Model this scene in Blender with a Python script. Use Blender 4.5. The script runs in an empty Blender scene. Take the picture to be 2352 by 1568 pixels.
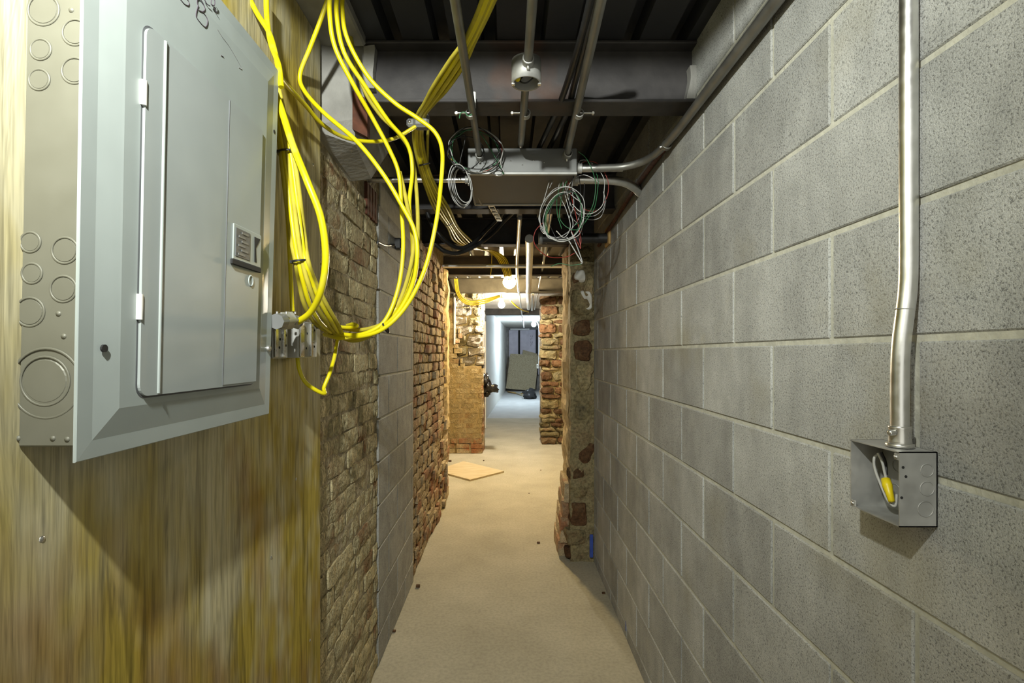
import bpy, math, random
from mathutils import Vector, Matrix, noise

# ------------------------------------------------------------------ camera, world, lights, exposure
SC = bpy.context.scene
COL = SC.collection
F = 1155.0                    # focal length in pixels of the 2352 px wide frame
EYE = 1.47                    # height of the lens above the floor
cam_d = bpy.data.cameras.new('camera')
cam = bpy.data.objects.new('camera', cam_d); COL.objects.link(cam)
cam.location = (0, 0, EYE); cam.rotation_euler = (math.radians(90), 0, 0)
cam_d.sensor_fit = 'HORIZONTAL'; cam_d.sensor_width = 36.0; cam_d.lens = 36.0 * F / 2352.0
cam_d.shift_x = 11 / 2352.0; cam_d.shift_y = 27 / 2352.0
cam_d.clip_start = 0.02; cam_d.clip_end = 200
SC.camera = cam

w = bpy.data.worlds.new('World'); SC.world = w; w.use_nodes = True
bg = w.node_tree.nodes['Background']
bg.inputs[0].default_value = (1.0, 0.99, 0.88, 1); bg.inputs[1].default_value = 1.05

fl = bpy.data.lights.new('flash_lamp', 'SPOT'); fl.energy = 168; fl.color = (0.97, 1.0, 0.93); fl.shadow_soft_size = 0.02
fl.spot_size = math.radians(132); fl.spot_blend = 1.0
fo = bpy.data.objects.new('flash_lamp', fl); COL.objects.link(fo); fo.location = (-0.27, -0.03, EYE + 0.76)
fo.rotation_euler = (math.radians(80), 0, 0)      # held above the lens, pointing down the passage

BULB_WARM = 860.0             # emission of the three bare bulbs
BULB_WHITE = 1900.0
BULB_COOL = 950.0

SC.view_settings.view_transform = 'Standard'
SC.view_settings.look = 'None'
SC.view_settings.gamma = 1.0
SC.view_settings.use_curve_mapping = False
SC.view_settings.exposure = 0.0
SC.cycles.max_bounces = 5; SC.cycles.diffuse_bounces = 4; SC.cycles.glossy_bounces = 3; SC.cycles.transmission_bounces = 2
SC.cycles.use_adaptive_sampling = True; SC.cycles.adaptive_threshold = 0.03
SC.cycles.caustics_reflective = False; SC.cycles.caustics_refractive = False

R = random.Random(7)

# ------------------------------------------------------------------ helpers
def P(px, py, d):             # a pixel of the photograph at distance d -> a point in the room
    return Vector(((px - 1165) * d / F, d, EYE + (811 - py) * d / F))
def PX(px, py, X):            # the same, on the vertical plane x = X
    return P(px, py, X * F / (px - 1165))

def spline(pts, n=8):
    pts = [Vector(p) for p in pts]
    if len(pts) < 3: return pts
    q = [pts[0] * 2 - pts[1]] + pts + [pts[-1] * 2 - pts[-2]]
    out = []
    for i in range(1, len(q) - 2):
        a, b, c, d = q[i - 1], q[i], q[i + 1], q[i + 2]
        for k in range(n):
            t = k / n
            out.append(0.5 * ((2 * b) + (c - a) * t + (2 * a - 5 * b + 4 * c - d) * t * t + (3 * b - a - 3 * c + d) * t ** 3))
    out.append(pts[-1])
    return out

class MB:
    def __init__(self): self.v = []; self.f = []; self.smooth = []
    def add(self, vs, fs, smooth=False):
        n = len(self.v)
        self.v += [Vector(p) for p in vs]
        self.f += [[i + n for i in f] for f in fs]
        self.smooth += [smooth] * len(fs)
        return self
    def box(self, x0, x1, y0, y1, z0, z1, bev=0.0):
        if x1 < x0: x0, x1 = x1, x0
        if y1 < y0: y0, y1 = y1, y0
        if z1 < z0: z0, z1 = z1, z0
        if bev <= 0:
            vs = [(x, y, z) for z in (z0, z1) for y in (y0, y1) for x in (x0, x1)]
            return self.add(vs, [(0, 2, 3, 1), (4, 5, 7, 6), (0, 1, 5, 4), (2, 6, 7, 3), (0, 4, 6, 2), (1, 3, 7, 5)])
        b = bev; L = [(x0, x1), (y0, y1), (z0, z1)]
        vs = []; idx = {}
        for sx in (0, 1):
            for sy in (0, 1):
                for sz in (0, 1):
                    c = [L[0][sx], L[1][sy], L[2][sz]]
                    inn = [c[0] + (b if sx == 0 else -b), c[1] + (b if sy == 0 else -b), c[2] + (b if sz == 0 else -b)]
                    for ax in range(3):
                        p = list(inn); p[ax] = c[ax]
                        idx[(sx, sy, sz, ax)] = len(vs); vs.append(p)
        fs = []
        g = lambda s, ax: idx[(s[0], s[1], s[2], ax)]
        for ax in range(3):
            a, c = [i for i in range(3) if i != ax]
            for s in (0, 1):
                q = []
                for (i, j) in ((0, 0), (1, 0), (1, 1), (0, 1)):
                    t = [0, 0, 0]; t[ax] = s; t[a] = i; t[c] = j; q.append(g(t, ax))
                flip = (s == 0) != (ax == 1)
                fs.append(q[::-1] if flip else q)
        for ax in range(3):                       # edges along ax
            a, c = [i for i in range(3) if i != ax]
            for i in (0, 1):
                for j in (0, 1):
                    t0 = [0, 0, 0]; t1 = [0, 0, 0]; t1[ax] = 1
                    t0[a] = t1[a] = i; t0[c] = t1[c] = j
                    fs.append([g(t0, a), g(t1, a), g(t1, c), g(t0, c)])
        for s in [(i, j, k) for i in (0, 1) for j in (0, 1) for k in (0, 1)]:
            fs.append([g(s, 0), g(s, 1), g(s, 2)])
        return self.add(vs, fs)
    def hexa(self, bot, top):                     # two matching polygons
        n = len(bot)
        fs = [list(range(n))[::-1], list(range(n, 2 * n))]
        fs += [(i, (i + 1) % n, n + (i + 1) % n, n + i) for i in range(n)]
        return self.add(list(bot) + list(top), fs)
    def tube(self, pts, r, n=8, caps=True, flat=1.0, up=None):
        pts = [Vector(p) for p in pts]
        rs = r if isinstance(r, (list, tuple)) else [r] * len(pts)
        m = len(pts); tan = []
        for i in range(m):
            t = pts[min(i + 1, m - 1)] - pts[max(i - 1, 0)]
            tan.append(t.normalized() if t.length > 1e-9 else Vector((0, 1, 0)))
        u = Vector(up) if up else (Vector((0, 0, 1)) if abs(tan[0].z) < 0.9 else Vector((1, 0, 0)))
        u = (u - tan[0] * u.dot(tan[0])).normalized()
        vs = []
        for i in range(m):
            u = u - tan[i] * u.dot(tan[i])
            u = u.normalized() if u.length > 1e-6 else tan[i].orthogonal().normalized()
            b = tan[i].cross(u)
            for k in range(n):
                a = 2 * math.pi * k / n
                vs.append(pts[i] + u * (math.cos(a) * rs[i]) + b * (math.sin(a) * rs[i] * flat))
        fs = [(i * n + k, i * n + (k + 1) % n, (i + 1) * n + (k + 1) % n, (i + 1) * n + k) for i in range(m - 1) for k in range(n)]
        self.add(vs, fs, True)
        if caps:
            self.add(vs[:n], [list(range(n))[::-1]]); self.add(vs[-n:], [list(range(n))])
        return self
    def lathe(self, c, axis, prof, n=16, smooth=True):   # prof = [(radius, height along axis)]
        c = Vector(c); axis = Vector(axis).normalized(); u = axis.orthogonal().normalized(); b = axis.cross(u)
        vs = []
        for r, h in prof:
            for k in range(n):
                a = 2 * math.pi * k / n
                vs.append(c + axis * h + (u * math.cos(a) + b * math.sin(a)) * max(r, 1e-5))
        fs = [(i * n + k, i * n + (k + 1) % n, (i + 1) * n + (k + 1) % n, (i + 1) * n + k) for i in range(len(prof) - 1) for k in range(n)]
        return self.add(vs, fs, smooth)
    def ring(self, c, axis, Rr, r, n=24, m=6, a0=0.0, a1=2 * math.pi, squash=1.0):
        axis = Vector(axis).normalized(); u = axis.orthogonal().normalized(); b = axis.cross(u); c = Vector(c)
        full = abs(a1 - a0 - 2 * math.pi) < 1e-6
        k = n if full else n + 1
        vs = []
        for i in range(k):
            a = a0 + (a1 - a0) * i / n; rad = u * math.cos(a) + b * math.sin(a)
            for j in range(m):
                t = 2 * math.pi * j / m
                vs.append(c + rad * (Rr + r * math.cos(t)) + axis * (r * squash * math.sin(t)))
        fs = [(i * m + j, ((i + 1) % k) * m + j, ((i + 1) % k) * m + (j + 1) % m, i * m + (j + 1) % m) for i in range(n) for j in range(m)]
        return self.add(vs, fs, True)
    def mesh(self, name, mat, off=Vector((0, 0, 0))):
        me = bpy.data.meshes.new(name)
        me.from_pydata([p - off for p in self.v], [], self.f)
        me.polygons.foreach_set('use_smooth', self.smooth)
        me.materials.append(mat); me.validate(); me.update()
        import bmesh
        bm = bmesh.new(); bm.from_mesh(me); bmesh.ops.recalc_face_normals(bm, faces=bm.faces); bm.to_mesh(me); bm.free()
        return me
    def base(self):
        xs = [p.x for p in self.v]; ys = [p.y for p in self.v]; zs = [p.z for p in self.v]
        return Vector(((min(xs) + max(xs)) / 2, (min(ys) + max(ys)) / 2, min(zs)))

WLOC = {}
def tag(o, label=None, cat=None, group=None, kind=None):
    if label: o['label'] = label
    if cat: o['category'] = cat
    if group: o['group'] = group
    if kind: o['kind'] = kind
    return o
def obj(name, mb, mat, parent=None, label=None, cat=None, group=None, kind=None):
    b = mb.base()
    o = bpy.data.objects.new(name, mb.mesh(name, mat, b)); COL.objects.link(o)
    WLOC[o] = b
    if parent is not None:
        o.parent = parent; o.location = b - WLOC[parent]
    else:
        o.location = b
    return tag(o, label, cat, group, kind)
def empty(name, loc, label, cat, group=None, kind=None):
    o = bpy.data.objects.new(name, None); COL.objects.link(o); o.location = Vector(loc); WLOC[o] = Vector(loc)
    o.empty_display_size = 0.05
    return tag(o, label, cat, group, kind)
def inst(name, me, loc, parent, rot=(0, 0, 0), scale=(1, 1, 1)):
    o = bpy.data.objects.new(name, me); COL.objects.link(o)
    o.parent = parent; o.location = Vector(loc) - WLOC[parent]; o.rotation_euler = rot; o.scale = scale
    return o

# ------------------------------------------------------------------ materials
class N:
    def __init__(self, name):
        self.m = bpy.data.materials.new(name); self.m.use_nodes = True
        self.t = self.m.node_tree; self.b = self.t.nodes['Principled BSDF']
        g = self.t.nodes.new('ShaderNodeNewGeometry'); self.pos = g.outputs['Position']
    def n(self, typ, **kw):
        x = self.t.nodes.new(typ)
        for k, v in kw.items(): setattr(x, k, v)
        return x
    def link(self, a, b): self.t.links.new(a, b)
    def mapped(self, scale, rot=(0, 0, 0), loc=(0, 0, 0)):
        m = self.n('ShaderNodeMapping'); self.link(self.pos, m.inputs[0])
        m.inputs['Scale'].default_value = scale; m.inputs['Rotation'].default_value = rot; m.inputs['Location'].default_value = loc
        return m.outputs[0]
    def noise(self, scale, detail=4, rough=0.55, vec=None, dist=0.0):
        x = self.n('ShaderNodeTexNoise'); self.link(vec or self.pos, x.inputs['Vector'])
        x.inputs['Scale'].default_value = scale; x.inputs['Detail'].default_value = min(detail, 3)
        x.inputs['Roughness'].default_value = rough; x.inputs['Distortion'].default_value = dist
        return x.outputs['Fac']
    def ramp(self, fac, stops):
        x = self.n('ShaderNodeValToRGB'); self.link(fac, x.inputs[0]); e = x.color_ramp.elements
        while len(e) < len(stops): e.new(0.5)
        for i, (p, c) in enumerate(stops):
            e[i].position = p; e[i].color = (c, c, c, 1) if isinstance(c, (int, float)) else (*c, 1)
        return x.outputs[0]
    def mix(self, fac, a, b, mode='MIX'):
        x = self.n('ShaderNodeMix', data_type='RGBA', blend_type=mode)
        for s, val in ((0, fac), (6, a), (7, b)):
            if isinstance(val, (int, float)):
                x.inputs[s].default_value = val if s == 0 else (val, val, val, 1)
            elif isinstance(val, (tuple, list)): x.inputs[s].default_value = (*val, 1)
            else: self.link(val, x.inputs[s])
        return x.outputs[2]
    def rnd(self):
        return self.n('ShaderNodeObjectInfo').outputs['Random']
    def bump(self, h, strength, dist=0.01, prev=None):
        x = self.n('ShaderNodeBump'); self.link(h, x.inputs['Height'])
        x.inputs['Strength'].default_value = strength; x.inputs['Distance'].default_value = dist
        if prev is not None: self.link(prev, x.inputs['Normal'])
        return x.outputs[0]
    def done(self, col, rough=0.8, metal=0.0, nrm=None, spec=None):
        for key, val in (('Base Color', col), ('Roughness', rough), ('Metallic', metal)):
            if isinstance(val, (int, float)): self.b.inputs[key].default_value = val
            elif isinstance(val, (tuple, list)): self.b.inputs[key].default_value = (*val, 1)
            else: self.link(val, self.b.inputs[key])
        if nrm is not None: self.link(nrm, self.b.inputs['Normal'])
        if spec is not None: self.b.inputs['Specular IOR Level'].default_value = spec
        return self.m

M = {}
def mats():
    # concrete block: grey, peppered with small dark pits, each block its own tone
    n = N('concrete_block')
    a = n.ramp(n.noise(9, 4), [(0.3, (0.41, 0.415, 0.395)), (0.7, (0.53, 0.535, 0.51))])
    sp = n.ramp(n.noise(270, 2, 0.8), [(0.34, 0.42), (0.47, 1.0)])
    sp2 = n.ramp(n.noise(420, 2, 0.6), [(0.3, 0.82), (0.6, 1.06)])
    c = n.mix(1.0, a, sp, 'MULTIPLY'); c = n.mix(1.0, c, sp2, 'MULTIPLY')
    st = n.ramp(n.noise(3.1, 5, 0.6), [(0.55, 0.0), (0.75, 1.0)])
    c = n.mix(n.mix(0.55, 0.0, st), c, (0.36, 0.335, 0.24))
    c = n.mix(1.0, c, n.ramp(n.noise(2.3, 5, 0.65, n.mapped((3.2, 3.2, 1.0))), [(0.3, 0.80), (0.65, 1.05)]), 'MULTIPLY')
    c = n.mix(1.0, c, n.ramp(n.rnd(), [(0.0, 0.80), (1.0, 1.08)]), 'MULTIPLY')
    nb = n.bump(n.noise(270, 3, 0.8), 0.6, 0.004)
    M['cmu'] = n.done(c, 0.93, 0, nb, 0.25)
    n = N('block_mortar')
    c = n.ramp(n.noise(40, 4), [(0.3, (0.43, 0.425, 0.36)), (0.7, (0.57, 0.56, 0.47))])
    M['mortar'] = n.done(c, 0.95, 0, n.bump(n.noise(90, 4), 0.5, 0.004), 0.2)
    # grey block, older
    n = N('old_block')
    c = n.ramp(n.noise(14, 5, 0.6), [(0.3, (0.27, 0.27, 0.25)), (0.7, (0.39, 0.385, 0.36))])
    c = n.mix(1.0, c, n.ramp(n.noise(150, 3), [(0.3, 0.7), (0.5, 1.05)]), 'MULTIPLY')
    c = n.mix(1.0, c, n.ramp(n.rnd(), [(0.0, 0.85), (1.0, 1.1)]), 'MULTIPLY')
    M['oldblock'] = n.done(c, 0.9, 0, n.bump(n.noise(120, 4), 0.4, 0.004), 0.25)
    # old brick smeared with beige plaster
    def brick(name, beige, red, dark, cover, key):
        n = N(name)
        base = n.mix(n.ramp(n.noise(6, 3), [(0.35, 0.0), (0.65, 1.0)]), red, dark)
        rr = n.rnd()
        be = n.mix(n.ramp(n.noise(25, 4), [(0.3, 0.0), (0.7, 1.0)]), beige, tuple(v * 0.72 for v in beige))
        f = n.noise(4.5, 6, 0.65)
        addn = n.n('ShaderNodeMath', operation='ADD'); n.link(f, addn.inputs[0])
        mul = n.n('ShaderNodeMath', operation='MULTIPLY'); n.link(rr, mul.inputs[0]); mul.inputs[1].default_value = 0.22
        n.link(mul.outputs[0], addn.inputs[1])
        msk = n.ramp(addn.outputs[0], [(cover, 0.0), (cover + 0.12, 1.0)])
        c = n.mix(msk, base, be)
        c = n.mix(1.0, c, n.ramp(n.noise(70, 5, 0.7), [(0.25, 0.55), (0.6, 1.1)]), 'MULTIPLY')
        c = n.mix(1.0, c, n.ramp(rr, [(0.0, 0.85), (1.0, 1.12)]), 'MULTIPLY')
        nb = n.bump(n.noise(24, 4, 0.7), 1.0, 0.022); nb = n.bump(n.noise(120, 3), 0.5, 0.005, nb)
        M[key] = n.done(c, 0.95, 0, nb, 0.2)
    brick('smeared_brick', (0.51, 0.44, 0.26), (0.30, 0.145, 0.07), (0.30, 0.235, 0.125), 0.40, 'brick')
    brick('ragged_brick', (0.50, 0.40, 0.25), (0.36, 0.16, 0.08), (0.32, 0.22, 0.13), 0.50, 'brick2')
    brick('far_brick', (0.37, 0.29, 0.16), (0.32, 0.20, 0.10), (0.33, 0.245, 0.13), 0.42, 'brick3')
    n = N('far_mortar')
    c = n.ramp(n.noise(9, 6, 0.7), [(0.3, (0.28, 0.205, 0.10)), (0.7, (0.40, 0.31, 0.175))])
    M['far_mortar'] = n.done(c, 0.95, 0, n.bump(n.noise(30, 5), 0.6, 0.01), 0.2)
    n = N('brick_mortar')
    c = n.ramp(n.noise(30, 5, 0.65), [(0.3, (0.24, 0.20, 0.13)), (0.7, (0.47, 0.41, 0.28))])
    M['bmortar'] = n.done(c, 0.97, 0, n.bump(n.noise(45, 5), 0.9, 0.012), 0.15)
    # rubble stone
    def stone(name, a, b, d, key):
        n = N(name)
        c = n.ramp(n.noise(7, 6, 0.65), [(0.28, a), (0.5, b), (0.72, d)])
        c = n.mix(1.0, c, n.ramp(n.noise(55, 5, 0.7), [(0.28, 0.45), (0.6, 1.12)]), 'MULTIPLY')
        c = n.mix(1.0, c, n.ramp(n.rnd(), [(0.0, 0.6), (1.0, 1.2)]), 'MULTIPLY')
        nb = n.bump(n.noise(18, 6, 0.7), 0.9, 0.02); nb = n.bump(n.noise(90, 4), 0.5, 0.006, nb)
        M[key] = n.done(c, 0.9, 0, nb, 0.25)
    stone('olive_stone', (0.10, 0.085, 0.05), (0.20, 0.165, 0.085), (0.16, 0.10, 0.055), 'stone')
    stone('brown_stone', (0.07, 0.037, 0.02), (0.13, 0.066, 0.03), (0.15, 0.11, 0.06), 'stone2')
    stone('grey_stone', (0.11, 0.10, 0.09), (0.24, 0.21, 0.17), (0.35, 0.32, 0.27), 'stone3')
    stone('stone_mortar', (0.16, 0.125, 0.06), (0.30, 0.25, 0.135), (0.24, 0.165, 0.09), 'stone_mortar')
    n = N('lime_plaster')
    c = n.ramp(n.noise(16, 5, 0.6), [(0.3, (0.48, 0.37, 0.20)), (0.7, (0.66, 0.53, 0.31))])
    M['plaster'] = n.done(c, 0.95, 0, n.bump(n.noise(40, 5), 0.7, 0.01), 0.2)
    n = N('parged_concrete')
    c = n.ramp(n.noise(5, 5, 0.6), [(0.3, (0.20, 0.195, 0.18)), (0.7, (0.36, 0.355, 0.33))])
    M['parge'] = n.done(c, 0.95, 0, n.bump(n.noise(60, 5), 0.4, 0.006), 0.2)
    # plywood: weathered, grain runs up the sheet
    n = N('weathered_plywood')
    v = n.mapped((26, 26, 1.9)); v2 = n.mapped((170, 170, 7)); v3 = n.mapped((6, 6, 1.2))
    g1 = n.noise(1.0, 6, 0.62, v, 2.2); g2 = n.noise(1.0, 4, 0.6, v2); g3 = n.noise(1.0, 4, 0.55, v3, 1.2)
    c = n.ramp(g3, [(0.25, (0.44, 0.37, 0.17)), (0.5, (0.56, 0.51, 0.33)), (0.75, (0.57, 0.53, 0.39))])
    sep = n.n('ShaderNodeSeparateXYZ'); n.link(n.pos, sep.inputs[0])
    low = n.n('ShaderNodeMapRange'); n.link(sep.outputs['Z'], low.inputs[0])          # yellow and red-brown stains get stronger towards the bottom
    low.inputs[1].default_value = 0.5; low.inputs[2].default_value = 1.75; low.inputs[3].default_value = 0.17; low.inputs[4].default_value = -0.05
    ad = n.n('ShaderNodeMath', operation='ADD'); n.link(n.noise(4.5, 7, 0.72, n.mapped((1, 1, 0.45))), ad.inputs[0]); n.link(low.outputs[0], ad.inputs[1])
    c = n.mix(n.ramp(ad.outputs[0], [(0.46, 0.0), (0.64, 0.85)]), c, (0.42, 0.31, 0.012))
    ad2 = n.n('ShaderNodeMath', operation='ADD'); n.link(n.noise(2.6, 7, 0.7, n.mapped((1, 1, 0.7), loc=(4, 2, 1))), ad2.inputs[0]); n.link(low.outputs[0], ad2.inputs[1])
    c = n.mix(n.ramp(ad2.outputs[0], [(0.60, 0.0), (0.76, 0.55)]), c, (0.27, 0.115, 0.018))
    c = n.mix(1.0, c, n.ramp(g1, [(0.30, 0.52), (0.48, 1.03)]), 'MULTIPLY')
    c = n.mix(1.0, c, n.ramp(g2, [(0.3, 0.62), (0.6, 1.08)]), 'MULTIPLY')
    c = n.mix(n.ramp(n.noise(1.5, 4, 0.5, n.mapped((1, 1, 1), loc=(1, 7, 3))), [(0.5, 0.0), (0.65, 0.3)]), c, (0.34, 0.33, 0.26))
    M['ply'] = n.done(c, 0.9, 0, n.bump(g1, 0.35, 0.004), 0.2)
    # floor
    n = N('dusty_concrete_floor')
    c = n.ramp(n.noise(2.2, 6, 0.6), [(0.3, (0.37, 0.34, 0.255)), (0.7, (0.47, 0.435, 0.335))])
    c = n.mix(1.0, c, n.ramp(n.noise(60, 4), [(0.3, 0.85), (0.6, 1.04)]), 'MULTIPLY')
    c = n.mix(n.ramp(n.noise(150, 2), [(0.70, 0.0), (0.74, 0.6)]), c, (0.16, 0.12, 0.07))
    M['floor'] = n.done(c, 0.85, 0, n.bump(n.noise(30, 5), 0.15, 0.004), 0.25)
    n = N('cool_lit_concrete_floor')  # paler than the near floor: cool lamplight put into the colour
    c = n.ramp(n.noise(2.2, 6, 0.6), [(0.3, (0.44, 0.44, 0.43)), (0.7, (0.54, 0.54, 0.53))])
    M['cool_lit_floor'] = n.done(c, 0.8, 0, None, 0.25)
    # metals
    def metal(key, col, rough, metallic=1.0, var=0.25, scale=30, bump=0.0, var2=0.8):
        n = N(key)
        c = n.mix(1.0, col, n.ramp(n.noise(scale, 4), [(0.3, 1.0 - var), (0.7, 1.0)]), 'MULTIPLY')
        r = n.ramp(n.noise(scale * 2, 3), [(0.3, rough * var2), (0.7, min(1, rough * 1.15))])
        M[key] = n.done(c, r, metallic, n.bump(n.noise(scale * 3, 3), bump, 0.003) if bump else None)
    metal('emt', (0.80, 0.80, 0.78), 0.36, 1.0, 0.12)
    metal('emt_dull', (0.30, 0.295, 0.27), 0.5, 0.75, 0.3, 14)
    metal('galv', (0.50, 0.50, 0.48), 0.55, 0.55, 0.3, 20, 0.1)
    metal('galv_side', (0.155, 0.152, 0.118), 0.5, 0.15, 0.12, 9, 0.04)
    metal('panel_paint', (0.35, 0.39, 0.375), 0.42, 0.0, 0.12, 6, 0.02)
    metal('door_paint', (0.34, 0.372, 0.362), 0.38, 0.0, 0.10, 6, 0.02)
    metal('box_paint', (0.21, 0.214, 0.21), 0.5, 0.3, 0.12, 12)
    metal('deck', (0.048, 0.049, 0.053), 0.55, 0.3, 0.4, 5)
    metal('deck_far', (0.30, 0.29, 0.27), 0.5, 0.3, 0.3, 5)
    metal('zinc', (0.70, 0.69, 0.65), 0.3, 0.9, 0.2)
    n = N('beam_steel')
    c = n.ramp(n.noise(6, 5, 0.6), [(0.3, (0.03, 0.028, 0.029)), (0.7, (0.072, 0.067, 0.066))])
    c = n.mix(n.ramp(n.noise(3.5, 5), [(0.58, 0.0), (0.75, 0.7)]), c, (0.12, 0.055, 0.03))
    M['beam'] = n.done(c, 0.6, 0.1, n.bump(n.noise(50, 4), 0.15, 0.004))
    n = N('rust')
    c = n.ramp(n.noise(22, 5), [(0.3, (0.05, 0.018, 0.010)), (0.7, (0.13, 0.045, 0.022))])
    M['rust'] = n.done(c, 0.9, 0, n.bump(n.noise(60, 4), 0.5, 0.005))
    # plastics
    def plastic(key, col, rough=0.45, var=0.25, scale=18):
        n = N(key)
        c = n.mix(1.0, col, n.ramp(n.noise(scale, 4), [(0.3, 1.0 - var), (0.65, 1.0)]), 'MULTIPLY')
        M[key] = n.done(c, rough, 0.0)
    n = N('yellow_cable')
    c = n.mix(n.ramp(n.noise(14, 4, 0.6), [(0.54, 0.0), (0.74, 0.5)]), (0.66, 0.57, 0.004), (0.46, 0.40, 0.11))
    M['yellow'] = n.done(c, 0.42, 0)
    plastic('yellow_dusty', (0.50, 0.425, 0.05), 0.75, 0.3); M['yellow_dusty'].node_tree.nodes['Principled BSDF'].inputs['Specular IOR Level'].default_value = 0.15
    plastic('wirenut', (0.85, 0.66, 0.01), 0.4, 0.1)
    plastic('black', (0.018, 0.018, 0.018), 0.45, 0.3)
    plastic('blacktie', (0.02, 0.02, 0.022), 0.4, 0.2)
    plastic('bag', (0.012, 0.012, 0.014), 0.22, 0.3)
    plastic('white_wire', (0.50, 0.50, 0.48), 0.4, 0.15)
    plastic('grey_wire', (0.38, 0.38, 0.38), 0.4, 0.2)
    plastic('green_wire', (0.03, 0.16, 0.06), 0.4, 0.2)
    plastic('red_wire', (0.30, 0.03, 0.02), 0.4, 0.2)
    plastic('drywall', (0.66, 0.65, 0.60), 0.9, 0.08, 3)
    plastic('door_paint_white', (0.62, 0.58, 0.48), 0.6, 0.08, 4)
    plastic('wrap', (0.60, 0.58, 0.66), 0.6, 0.12, 6)
    plastic('print', (0.20, 0.19, 0.24), 0.7, 0.1)
    plastic('ink', (0.06, 0.045, 0.06), 0.7, 0.2, 200)
    plastic('pencil', (0.22, 0.21, 0.21), 0.8, 0.2, 200)
    plastic('dark', (0.012, 0.012, 0.012), 0.8, 0.1)
    plastic('latch_dark', (0.10, 0.105, 0.11), 0.5, 0.2)
    plastic('white', (0.75, 0.75, 0.72), 0.5, 0.08)
    plastic('blue_chalk', (0.05, 0.10, 0.45), 0.9, 0.3)
    plastic('lumber', (0.52, 0.33, 0.12), 0.8, 0.35, 12)
    n = N('particle_board')
    c = n.ramp(n.noise(38, 4, 0.7), [(0.3, (0.19, 0.155, 0.085)), (0.5, (0.36, 0.31, 0.20)), (0.7, (0.44, 0.39, 0.27))])
    M['osb'] = n.done(c, 0.9, 0, n.bump(n.noise(60, 3), 0.3, 0.004))
    n = N('plywood_offcut')
    c = n.ramp(n.noise(5, 4, 0.6, n.mapped((1, 6, 1))), [(0.3, (0.47, 0.37, 0.21)), (0.7, (0.62, 0.52, 0.34))])
    M['offcut'] = n.done(c, 0.85, 0)
    def emit(key, col, s):
        n = N(key)
        n.b.inputs['Base Color'].default_value = (*col, 1)
        n.b.inputs['Emission Color'].default_value = (*col, 1); n.b.inputs['Emission Strength'].default_value = s
        M[key] = n.m
    emit('bulb_warm', (1.0, 0.74, 0.34), BULB_WARM)
    emit('bulb_white', (1.0, 0.91, 0.74), BULB_WHITE)
    emit('bulb_cool', (0.66, 0.82, 1.0), BULB_COOL)
mats()

XR = 0.612                    # face of the block wall on the right
XL = -0.607                   # face of the old wall on the left
ZD = EYE + 1.01               # underside of the steel deck

# ------------------------------------------------------------------ floor and ceiling
m = MB(); m.box(-2.0, 2.0, -0.9, 11.35, -0.12, 0.0)
obj('floor', m, M['floor'], None, 'dusty beige concrete floor running down the passage', 'floor', None, 'structure')

m = MB(); m.box(-0.7, 1.7, 11.35, 20.6, -0.12, 0.004)
obj('floor_far', m, M['cool_lit_floor'], None, 'concrete floor of the far corridor, cool lamplight painted in as paler grey', 'floor', None, 'structure')

ceil = empty('ceiling', (0, 3, ZD), 'dark corrugated steel deck over the passage', 'ceiling', None, 'structure')
def deck_panel(x0, nrib, y0, y1, mat, pitch=0.1524):
    prof = []
    for i in range(nrib):
        a = x0 + i * pitch
        prof += [(a, 0.0), (a + 0.098, 0.0), (a + 0.106, 0.052), (a + 0.1444, 0.052)]
    prof.append((x0 + nrib * pitch, 0.0))
    vs = [(x, y, ZD + z) for y in (y0, y1) for x, z in prof] + [(x, y, ZD + z + 0.012) for y in (y0, y1) for x, z in prof]
    k = len(prof)
    fs = [(i, i + 1, k + i + 1, k + i) for i in range(k - 1)] + [(2 * k + i, 3 * k + i, 3 * k + i + 1, 2 * k + i + 1) for i in range(k - 1)]
    fs += [(i, 2 * k + i, 2 * k + i + 1, i + 1) for i in range(k - 1)]
    mm = MB(); mm.add(vs, fs)
    return obj('deck_panel', mm, mat, ceil)
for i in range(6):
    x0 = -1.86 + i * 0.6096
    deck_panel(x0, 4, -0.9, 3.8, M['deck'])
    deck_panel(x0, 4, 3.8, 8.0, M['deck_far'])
# the slab poured on the deck
m = MB(); m.box(-2.0, 2.0, -0.9, 10.6, ZD + 0.068, ZD + 0.16); obj('slab', m, M['parge'], ceil)
# lapped boards across the passage beyond the second doorway
for k in range(9):
    y = 8.0 + k * 0.28
    m = MB(); m.hexa([(-1.2, y, ZD - 0.10), (1.2, y, ZD - 0.10), (1.2, y + 0.29, ZD - 0.04), (-1.2, y + 0.29, ZD - 0.04)],
                     [(-1.2, y, ZD + 0.0), (1.2, y, ZD + 0.0), (1.2, y + 0.29, ZD + 0.04), (-1.2, y + 0.29, ZD + 0.04)])
    obj('ceiling_board', m, M['deck_far'], ceil)

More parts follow.
